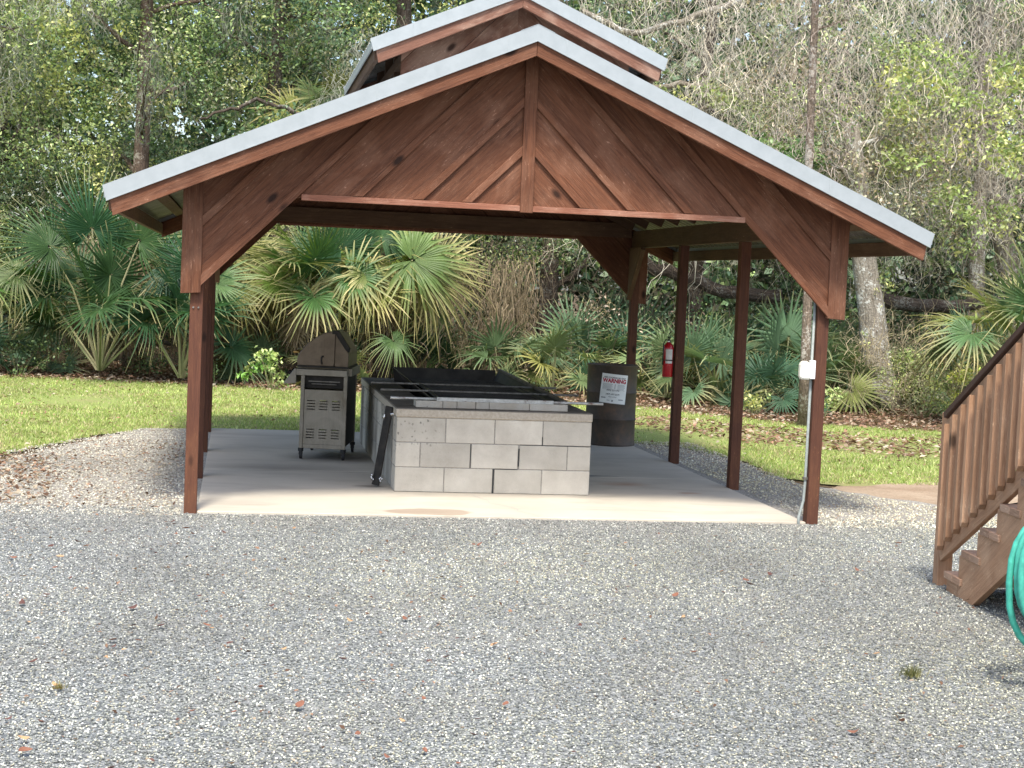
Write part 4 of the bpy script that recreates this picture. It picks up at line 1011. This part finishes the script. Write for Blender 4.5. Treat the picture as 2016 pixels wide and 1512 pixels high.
hero2(e, [((.15, -.2, 1.75), (.2, -.3, .8), (0, -1, .4), .85, (.035, .10, .04), .05, .3), ((.5, -.3, 1.5), (.7, -.3, .1), (-.1, -1, .6), .8, (.10, .17, .06), .12, .5)], tint=.4)
e = bpy.data.objects['fan_palm.004']; e.rotation_euler = (0, 0, 0)
hero2(e, [((.1, -.6, 2.25), (-.2, -.4, .3), (.1, -1, .5), 1.0, (.15, .20, .06), .3, .5), ((.5, -.6, 1.9), (.6, -.3, -.8), (-.1, -1, .2), .9, (.20, .23, .07), .4, .5), ((-.35, -.5, 2.2), (-.8, -.2, -.3), (.1, -1, .4), .9, (.14, .19, .06), .35, .5)], (0, 0, 1.4))
# right edge sabal near stairs
f, s_ = palm_parts(12, .9, .95, R(0), R(80), (.085, .16, .06), .9, .014, 27, .3, .35, tipf=.15); put('fan_palm', (9.6, 8.6, 0), 'bright fan palm leaning in at the right edge above the stair rail', 'palm', f, s_, None, .4, trunk_skirt(1.0, .13, 3, 6))
# saw palmettos: four source plants, then copies
src = []
for k, (nf, pet, rr, gc, yl, sd) in enumerate([(12, .55, .52, SAW, .1, 31), (10, .65, .58, (.12, .20, .105), .2, 32), (13, .5, .48, (.075, .15, .08), .08, 33), (9, .6, .55, (.15, .21, .09), .35, 34)]):
    f, s_ = palm_parts(nf, pet, rr, R(5), R(85), gc, .05, .008, sd, .18, yl, nseg=30, tipf=.06)
    e = empty('saw_palmetto', (0, 0, 0)); quads('fronds', *f, M['fan'], e); s_.build('stems', M['stem'], e)
    V, F, C = dead_skirt(0, 5, .25, .4, sd); quads('dead_fronds', V, F, C, M['dry'], e); src.append(e)
pm = [ # x, y, scale, variant, label
 (3.05, 13.2, 1.25, 0, 'upright saw palmetto right behind the back of the pit tray'), (3.75, 12.6, 1.1, 3, 'spreading saw palmetto between pit and drum'),
 (4.35, 13.6, 1.3, 1, 'saw palmetto left of the rusty drum'), (5.05, 13.9, 1.5, 2, 'tall saw palmetto above the drum'),
 (5.4, 11.6, 1.15, 3, 'dry tipped saw palmetto behind the extinguisher'), (5.95, 11.2, 1.2, 1, 'pale saw palmetto between the two right posts'),
 (6.45, 12.4, 1.5, 0, 'tall saw palmetto behind the second right post'), (6.7, 10.3, 1.1, 2, 'low saw palmetto left of the thin pine trunk'),
 (7.15, 11.4, 1.5, 1, 'saw palmetto behind the thin pine trunk'), (7.7, 10.8, 1.3, 0, 'saw palmetto right of the front right post'),
 (8.1, 12.2, 1.4, 3, 'saw palmetto left of the leaning pale trunk'), (9.9, 11.2, 1.4, 0, 'big green saw palmetto above the stair post'),
 (10.6, 12.2, 1.5, 1, 'saw palmetto behind the stair rail'), (11.3, 11.3, 1.3, 2, 'saw palmetto at the far right behind the railing'),
 (1.9, 14.2, 1.2, 2, 'shaded saw palmetto deep behind the pit'), (.2, 12.3, .8, 3, 'small saw palmetto in front of the fan palm trunks'),
 (-5.2, 13.0, 1.1, 2, 'low saw palmetto at the left edge of the lawn'), (-4.2, 14.2, 1.2, 1, 'saw palmetto behind the left fan palm'),
 (-1.0, 13.2, .9, 0, 'saw palmetto between left post and grill'), (5.6, 15.0, 1.6, 1, 'far saw palmetto in the shade above the drum'), (7.2, 14.4, 1.7, 2, 'far saw palmetto behind the right posts'), (9.0, 14.0, 1.6, 0, 'far saw palmetto right of the leaning trunk'),
 (-6.6, 12.4, 1.2, 1, 'saw palmetto beyond the left edge'), (12.6, 9.6, 1.3, 3, 'saw palmetto beyond the right edge')]
used = set()
for (x, y, s, v, lab) in pm:
    e = src[v] if v not in used else copy_tree(src[v]); used.add(v)
    e.location = (x, y, -.03); e.scale = (s, s, s); e.rotation_euler = (0, 0, random.uniform(0, 6.28))
    tag(e, lab, 'palmetto', 'saw palmettos along the forest edge')

# ------------------------------------------------------------------ leafy growth
def clumps(cens, rad, per, size, pals, squash=.7, elong=.55, jit=.5):
    """cens (n,3); per leaves each; pals list of palettes chosen per clump"""
    Ps = []; Cs = []
    for c in cens:
        r = rad*rng.uniform(.6, 1.35); m = int(per*rng.uniform(.6, 1.3)*(r/rad)**2)
        d = rng.normal(0, 1, (m, 3)); d /= np.linalg.norm(d, axis=1)[:, None]; q = r*rng.random(m)[:, None]**.45
        off = d*q*np.array([1, 1, squash]); off[:, 2] -= .25*(off[:, 0]**2+off[:, 1]**2)
        Ps.append(c+off); pal = np.array(pals[rng.integers(0, len(pals))]); Cs.append(pal[rng.integers(0, len(pal), m)]*rng.uniform(.8, 1.2))
    P = np.concatenate(Ps); C = (np.concatenate(Cs)*np.array([1.42, 1.40, 1.45])).clip(0, .8); return leafcards(P, size, C, .2, jit, elong)
G1 = [(.14, .21, .085), (.20, .275, .105), (.085, .14, .06)]; G2 = [(.26, .33, .12), (.38, .43, .18), (.20, .27, .10)]
G3 = [(.05, .10, .055), (.10, .165, .09), (.17, .235, .14)]; G4 = [(.46, .48, .19), (.56, .54, .22), (.36, .40, .15)]; BR = [(.33, .26, .18), (.45, .37, .27), (.24, .19, .13)]
D1 = [(.035, .065, .035), (.06, .10, .05), (.05, .055, .035)]  # darkened leaf palette: shade of the deep woods put into the colour
GO = [(.31, .32, .19), (.40, .39, .25), (.21, .23, .13)]
def boxpts(n, x, y, z): return np.c_[rng.uniform(*x, n), rng.uniform(*y, n), rng.uniform(*z, n)]
def limbs(h, r, seed, lean=(0, 0), n=6, spread=1.6, low=.35):
    random.seed(seed); mb = MB(); lm = MB(); pts = []; k = 9; ends = []
    for i in range(k):
        f = i/(k-1); pts.append(Vector((lean[0]*f*h+random.uniform(-.05, .05)*(i > 0)*h*.12, lean[1]*f*h+random.uniform(-.03, .03)*h*.1, f*h-.15)))
    mb.tube(pts, [r*(1.25 if i == 0 else 1-.5*i/(k-1)) for i in range(k)], 12)
    for j in range(n):
        f = low+(1-low)*(j+.5)/n; b = pts[0].lerp(pts[-1], f); i0 = min(k-2, int(f*(k-1))); b = pts[i0].lerp(pts[i0+1], f*(k-1)-i0)
        az = j*2.4+random.uniform(-.5, .5); L = spread*random.uniform(.6, 1.2)*(1.2-f*.6); d = Vector((math.cos(az), math.sin(az), random.uniform(.0, .7))).normalized()
        q = [b]; 
        for s in range(5): d = (d+Vector((random.uniform(-.35, .35), random.uniform(-.35, .35), random.uniform(-.25, .3)))).normalized(); q.append(q[-1]+d*L/5)
        rr = r*.38*(1.1-f*.6); lm.tube(q, [rr*(1-.16*s) for s in range(6)], 6); ends += q[2:]
        for s in range(2, 6):
            d2 = (d+Vector((random.uniform(-1, 1), random.uniform(-1, 1), random.uniform(-.5, .8)))).normalized(); w2 = [q[s]]
            for u in range(4): d2 = (d2+Vector((random.uniform(-.4, .4), random.uniform(-.4, .4), random.uniform(-.4, .3)))).normalized(); w2.append(w2[-1]+d2*L*.16)
            lm.tube(w2, [rr*.35, rr*.28, rr*.2, rr*.14, rr*.08], 4); ends += w2[2:]
    return mb, lm, ends
def strands(P, L, wd, col, sway=.15, seg=4):
    """hanging thin ribbons (moss)"""
    n = len(P); Ls = L*rng.uniform(.3, 1.3, n); a = rng.uniform(0, 3.14, n); dx = np.c_[np.cos(a), np.sin(a)]*wd*.5
    V = np.zeros((n, seg+1, 2, 3)); off = np.zeros((n, 2))
    for i in range(seg+1):
        f = i/seg; w_ = (1-.7*f)
        V[:, i, 0, :2] = P[:, :2]+off-dx*w_; V[:, i, 1, :2] = P[:, :2]+off+dx*w_; V[:, i, :, 2] = (P[:, 2]-f*Ls)[:, None]; off = off+rng.normal(0, sway*.12, (n, 2))
    b = np.arange(n)*(seg+1)*2; F = np.concatenate([np.stack([b+i*2, b+i*2+1, b+i*2+3, b+i*2+2], 1) for i in range(seg)])
    C = np.repeat(np.array(col)*rng.uniform(.7, 1.3, (n, 1)), (seg+1)*2, 0); return V.reshape(-1, 3), F, C
def tree(name, loc, h, r, seed, label, bark_m, pals, lean=(0, 0), n=7, spread=1.8, low=.35, per=70, size=.07, rad=.45, extra=None, moss=0, mossL=.6):
    e = empty(name, loc, 0, label, 'tree'); mb, lm, ends = limbs(h, r, seed, lean, n, spread, low)
    tr_ = mb.build('trunk', M[bark_m], e, smooth=True); lm.build('limbs', M[bark_m], e, smooth=True)
    c = np.array([tuple(q) for q in ends]); c = c+rng.normal(0, .18, c.shape)
    if extra is not None: c = np.concatenate([c, extra])
    quads('crown', *clumps(c, rad, per, size, pals), M['leaf'], e)
    if moss:
        idx = rng.integers(0, len(ends), moss); P = np.array([tuple(ends[i]) for i in idx])+rng.normal(0, .16, (moss, 3)); quads('hanging_moss', *strands(P, mossL*.55, .010, (.24, .25, .20), .5), M['moss'], e)
    return e
# trees one can tell apart
tree('oak_tree', (-3.0, 15.4, 0), 8.5, .17, 41, 'mossy brown trunk tree standing among the left palms', 'bark_brown', [G1, G1, G2, GO], (.0, 0), 9, 2.6, .28, 60, .065, .5, None, 2200, .9)
tree('oak_tree', (-5.6, 15.8, 0), 8, .2, 42, 'leafy green tree filling the upper left corner', 'bark_dark', [G1, G2, G2], (.02, 0), 9, 2.4, .15, 75, .06, .5, None, 900)
tree('oak_tree', (-.9, 16.6, 0), 9, .19, 43, 'dark leaved oak just left of the cupola', 'bark_dark', [G3, G1, G3, G1], (.03, 0), 9, 2.4, .25, 70, .085, .48, None, 1200)
tree('oak_tree', (1.6, 17.6, 0), 9.5, .22, 44, 'oak with yellowing leaves above the cupola roof', 'bark_dark', [G3, G1, G4], (0, 0), 8, 2.3, .4, 60, .08, .45, None, 700)
tree('oak_tree', (4.6, 17.2, 0), 9, .2, 45, 'sparse bushy tree just right of the cupola', 'bark_dark', [G1, G2, GO], (-.02, 0), 9, 2.2, .15, 50, .065, .42, None, 900)
tree('oak_tree', (8.9, 11.3, 0), 4.6, .26, 46, 'pale leaning lichen covered trunk right of the pavilion eave', 'bark_pale', [GO, G2, BR], (-.18, .02), 7, 1.9, .62, 45, .065, .4, None, 900)
tree('pine_tree', (6.21, 7.62, 0), 9.0, .07, 47, 'thin brown pine trunk seen left of the front right post', 'bark_pine', [BR, GO], (-.018, .01), 5, .8, .55, 16, .06, .3, None, 0)
tree('oak_tree', (11.6, 14.0, 0), 8.5, .165, 48, 'straight pale trunk behind the right palmettos', 'bark_pale', [GO, G1, BR], (-.01, 0), 8, 2.0, .42, 45, .065, .42, None, 900)
tree('oak_tree', (13.1, 14.6, 0), 8.5, .23, 49, 'pale trunk leaning left at the upper right edge', 'bark_pale', [G1, G2], (-.22, 0), 8, 2.0, .4, 50, .065, .45, None, 900)
tree('oak_tree', (7.0, 15.8, 0), 9, .15, 50, 'dark vine wrapped trunk above the right roof slope', 'bark_dark', [GO, BR, G1], (.0, 0), 8, 2.0, .25, 40, .06, .42, None, 1400)
tree('oak_tree', (-8.4, 14.8, 0), 8, .2, 51, 'leafy tree beyond the left edge of the picture', 'bark_dark', [G1, G2, G4], (0, 0), 9, 2.4, .15, 60, .07, .5)
tree('oak_tree', (15.6, 13.6, 0), 8, .2, 52, 'leafy tree beyond the right edge of the picture', 'bark_dark', [G1, GO], (0, 0), 9, 2.4, .15, 60, .07, .5)
# fallen mossy limbs
def log(name, pts, r0, r1, label, m='bark_dark'):
    P = [Vector(p) for p in pts]; q = []
    for i in range(len(P)-1):
        for k in range(4): q.append(P[i].lerp(P[i+1], k/4)+Vector((random.uniform(-.04, .04),)*2+(random.uniform(-.05, .05),)))
    q.append(P[-1]); mb = MB(); mb.tube(q, [r0+(r1-r0)*i/(len(q)-1) for i in range(len(q))], 9); o = mb.build(name, M[m], None, smooth=True); tag(o, label, 'tree limb'); return o
log('fallen_limb', [(9.2, 12.6, 1.75), (10.4, 12.9, 1.62), (11.5, 13.1, 1.72), (12.4, 13.4, 1.95), (13.4, 13.7, 2.3)], .13, .06, 'dark limb lying across behind the leaning pale trunk')
log('fallen_limb', [(4.2, 14.6, 2.75), (5.2, 14.4, 2.35), (6.0, 14.2, 2.0), (7.0, 14.0, 1.75), (8.0, 13.9, 1.7)], .10, .12, 'mossy limb sloping down behind the right posts', 'bark_dark')
log('bent_limb', [(4.8, 13.8, 5.2), (5.5, 13.6, 5.1), (6.3, 13.6, 5.2), (6.9, 13.5, 5.05), (5.9, 13.5, 4.5), (5.4, 13.5, 4.25)], .05, .035, 'bare bent grey branch above the right roof slope', 'vine')
log('bent_limb', [(-.2, 14.6, 4.2), (-.6, 14.6, 4.5), (-1.1, 14.6, 4.55), (-1.5, 14.5, 4.35), (-2.0, 14.5, 4.2)], .045, .02, 'dark crooked branch above the left roof slope', 'bark_dark')
log('bent_limb', [(4.3, 14.2, 6.4), (5.2, 14.1, 6.0), (6.0, 14, 6.3), (7.0, 14, 6.7)], .05, .06, 'pale smooth branch at the top right of the cupola', 'bark_pale')

# the thicket: leaf masses nobody could count
def stuff(o, label): return tag(o, label, None, None, 'stuff')
c = np.concatenate([boxpts(480, (-8.5, -.2), (15.2, 18), (1.6, 7.4)), boxpts(170, (-.5, 4.5), (16, 19), (1.8, 7.8))])
stuff(quads('leafy_thicket', *clumps(c, .5, 160, .065, [G1, G1, G2, G3, GO, G4]), M['leaf']), 'dense green leafy thicket behind the left palms')
c = np.concatenate([boxpts(210, (4.2, 14.5), (14.4, 17), (1.8, 7.4)), boxpts(70, (6.6, 9.6), (11.0, 13), (3.3, 6.6)), boxpts(60, (8, 15), (12, 14), (.4, 3.2))])
stuff(quads('leafy_thicket', *clumps(c, .42, 90, .065, [G1, G2, GO, GO, BR, G3]), M['leaf']), 'patchy green leaves tangled in vines at upper right')
c = np.concatenate([boxpts(120, (-8, 3), (13.6, 16), (.0, 1.2)), boxpts(150, (3, 14), (12.5, 16), (.0, 1.5))])
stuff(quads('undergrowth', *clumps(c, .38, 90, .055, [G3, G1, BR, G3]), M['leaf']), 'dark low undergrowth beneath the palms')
c = np.concatenate([boxpts(1250, (-14, 22), (20, 26), (.2, 11.0))])
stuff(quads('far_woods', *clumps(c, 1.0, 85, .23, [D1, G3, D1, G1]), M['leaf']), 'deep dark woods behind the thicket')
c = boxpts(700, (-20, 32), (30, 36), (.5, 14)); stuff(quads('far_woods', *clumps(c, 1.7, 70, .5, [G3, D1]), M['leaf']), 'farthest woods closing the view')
c = np.concatenate([boxpts(70, (8.6, 11.0), (10.6, 11.6), (3.7, 5.8)), boxpts(20, (9.5, 11.2), (10.8, 12), (2.4, 3.8)), boxpts(30, (4.6, 6.6), (12.5, 13.2), (3.4, 5)), boxpts(14, (-4.6, -3.2), (14.6, 15.2), (5.2, 6.4))])
stuff(quads('leafy_thicket', *clumps(c, .30, 55, .085, [G2, G4, G2]), M['leaf']), 'bright yellow green leaf sprays among the upper right vines')
# vines and bare twigs
def vines(n, x, y, z, L, r, m, label, name='hanging_vines', hang=1.0, curl=.5, nseg=9):
    P = boxpts(n, x, y, z); Ls = L*rng.uniform(.4, 1.4, n); K = nseg
    d = rng.normal(0, .5, (n, 3)); d[:, 2] -= hang; d /= np.linalg.norm(d, axis=1)[:, None]
    pts = np.zeros((n, K+1, 3)); pts[:, 0] = P
    for i in range(K):
        d = d+rng.normal(0, curl, (n, 3)); d[:, 2] -= hang*.12; d /= np.linalg.norm(d, axis=1)[:, None]; pts[:, i+1] = pts[:, i]+d*(Ls/K)[:, None]
    rad = r*rng.uniform(.4, 1.5, n)[:, None]*np.linspace(1, .4, K+1)[None]
    A = np.array([(1, 0, 0), (-.5, .87, .2), (-.5, -.87, -.2)])
    V = pts[:, :, None, :]+A[None, None]*rad[:, :, None, None]
    b = np.arange(n)[:, None]*(K+1)*3; F = []
    for i in range(K):
        for j in range(3):
            j2 = (j+1) % 3; F.append(np.concatenate([b+i*3+j, b+i*3+j2, b+(i+1)*3+j2, b+(i+1)*3+j], 1))
    F = np.concatenate(F); C = np.repeat(np.array(m)*rng.uniform(.55, 1.35, (n, 1)), (K+1)*3, 0)
    return stuff(quads(name, V.reshape(-1, 3), F, C, M['dry']), label)
vines(3600, (4.3, 14.5), (12.8, 15.0), (2.4, 7.6), 1.3, .0065, (.76, .70, .60), 'tangle of pale dry vines hanging at upper right', hang=.5, curl=.6)
vines(2000, (5.5, 10.5), (10.5, 13), (3.2, 6.8), 1.1, .006, (.78, .71, .62), 'nearer tangle of dry vines over the right roof slope', hang=.5, curl=.6)
vines(1000, (10, 14), (12, 13.5), (3.4, 6.6), .9, .0065, (.72, .63, .55), 'curtain of dry vines at the upper right corner', hang=.8, curl=.5)
vines(420, (5.5, 6.6), (7.2, 8.0), (3.2, 6.2), .7, .0045, (.60, .50, .44), 'dry vines wrapped around the thin pine trunk', hang=.5, curl=.7)
vines(1500, (-7, 4.5), (14.2, 17), (1.5, 7.2), 1.2, .006, (.26, .23, .17), 'thin bare twigs among the left foliage', 'twigs', hang=.1)
vines(1800, (1.5, 12), (12.6, 15.5), (.3, 3.2), .9, .006, (.24, .19, .14), 'dark twigs and stems behind the palmettos', 'twigs', hang=.2)
vines(700, (7.6, 11), (9.2, 11), (.0, 1.2), .7, .005, (.45, .38, .25), 'dry straw coloured stems by the leaning trunk', 'twigs', hang=-.6)
P = boxpts(16000, (-8, 4), (14.0, 15.4), (3.2, 7.6)); P = P[(snoise(P[:, [0, 2]]*np.array([1, .5]), 1.7, 9) > .45)]
stuff(quads('hanging_moss', *strands(P, .36, .011, (.42, .42, .35), .6), M['moss']), 'grey spanish moss draped through the left trees')
P = boxpts(9000, (-4, 4), (13.2, 15.5), (.6, 2.2)); P = P[(snoise(P, 2.2, 19) > .1)]
stuff(quads('dead_fronds', *strands(P, .7, .018, (.27, .215, .14), .4), M['dry']), 'mass of dead brown palm strands under the fan palms')

# small shrubs
def shrub(loc, w_, h_, n, pals, label, size=.07, name='shrub', per=55, rad=.16):
    e = empty(name, loc, 0, label, 'shrub'); c = np.c_[rng.normal(0, w_*.35, n), rng.normal(0, w_*.3, n), rng.uniform(.1, h_, n)]
    mb = MB()
    for q in c[:10]: mb.tube([(q[0]*.2, q[1]*.2, -.05), (q[0]*.6, q[1]*.6, q[2]*.5), tuple(q)], [.008, .006, .003], 4)
    mb.build('stems', M['stem'], e); quads('leaves', *clumps(c, rad, per, size, pals), M['leaf'], e); return e
shrub((-.75, 11.3, 0), .55, .55, 14, [G2, [(.14, .26, .06)]], 'bright green leafy shrub left of the grill', .07, 'shrub', 26, .12)
shrub((9.75, 10.4, 0), .7, .75, 22, [G4, [(.38, .40, .07), (.26, .34, .06)]], 'yellow green shrub behind the stair rail', .07, 'shrub', 26, .15)
shrub((8.9, 9.9, 0), 1.0, .9, 42, [G2, G4, GO], 'weedy shrub at the foot of the leaning trunk', .045, 'shrub', 60, .18)
shrub((7.05, 9.2, 0), .5, .35, 12, [G2], 'small leafy weeds right of the front right post', .06, 'shrub', 24, .12)
shrub((6.05, 9.3, 0), .5, .3, 10, [G2, G4], 'small leafy weeds behind the second right post', .06, 'shrub', 22, .12)
shrub((-1.6, 11.9, 0), .6, .3, 10, [G1], 'low weeds behind the front left post', .055, 'shrub', 24, .12)
shrub((-4.6, 12.9, 0), 1.2, .5, 20, [G1, G3], 'dark low shrub at the far left lawn edge', .055, 'shrub', 40, .18)
shrub((6.95, 10.7, 3.1), .75, 1.0, 34, [G1, [(.05, .11, .03), (.08, .15, .04)]], 'glossy green climber clump above the right roof slope', .09, 'climber', 40, .2)
shrub((8.6, 11.2, .2), .35, 2.0, 26, [G2, G4], 'ivy climbing the leaning pale trunk', .05, 'climber', 12, .09)
# grass tufts
def tuft(loc, r, h, n, pal, label):
    e = np.c_[rng.normal(0, r*.4, n), rng.normal(0, r*.4, n)]; o = blades('grass_tuft', e, h, .004, 0, pal, label); del o['kind']; o.location = loc; o['category'] = 'grass tuft'; return o
tuft((1.80, -5.93, 0), .05, .05, 170, [(.13, .14, .05), (.18, .17, .06), (.10, .11, .04)], 'small olive grass tuft growing in the near right gravel')
tuft((-1.93, -6.15, 0), .03, .03, 60, [(.25, .22, .07), (.2, .15, .05)], 'tiny yellow weed tuft in the near left gravel')

# fallen leaves on the gravel: individuals
lv = []
for k in range(3):
    L = .052; vs = []; fs = []; nn = 6
    for i in range(nn+1):
        f = i/nn; wd = L*.30*math.sin(math.pi*min(1, f*.92+.06))**.8; z = .0045+L*.20*(f-.5)**2*(2+k)-.0
        for s in (-1, 0, 1): vs.append((L*(f-.5), s*wd+.004*math.sin(f*4+k), z+abs(s)*wd*.45*(1 if k != 1 else -.4)))
    for i in range(nn):
        for s in range(2): a = i*3+s; fs.append((a, a+3, a+4, a+1))
    m = bpy.data.meshes.new('fallen_leaf'); m.from_pydata(vs, [], fs); lv.append(m)
lm_ = [plain('leaf_russet', (.20, .085, .050), .7), plain('leaf_tan', (.40, .25, .13), .7), plain('leaf_umber', (.10, .045, .035), .7)]
kinds = ['small russet fallen leaf lying on the gravel', 'small tan fallen leaf lying on the gravel', 'small dark brown fallen leaf lying on the gravel']
meshes = {}
for i in range(3):
    for j in range(3):
        m = lv[i].copy(); m.materials.append(lm_[j]); meshes[i, j] = m
random.seed(5)
cnt = 0
while cnt < 150:
    y = random.uniform(-7.4, -1.6); d = y+12.69; cx = -1.27+.1727*d; u = random.uniform(-1, 1)
    if u > 0 and random.random() < .55: continue
    x = cx+u*.34*d; j = random.choices([0, 1, 2], [4, 2, 4])[0]
    o = bpy.data.objects.new('fallen_leaf', meshes[random.randrange(3), j]); COL.objects.link(o)
    sc_ = random.choice([.45, .5, .6, .7, .8, 1.0]); o.scale = (sc_,)*3; o.location = (x, y, .0); o.rotation_euler = (random.uniform(-.35, .35), random.uniform(-.35, .35), random.uniform(0, 6.28))
    tag(o, kinds[j], 'leaf', kinds[j].replace('leaf lying', 'leaves lying').replace('small ', '')); cnt += 1
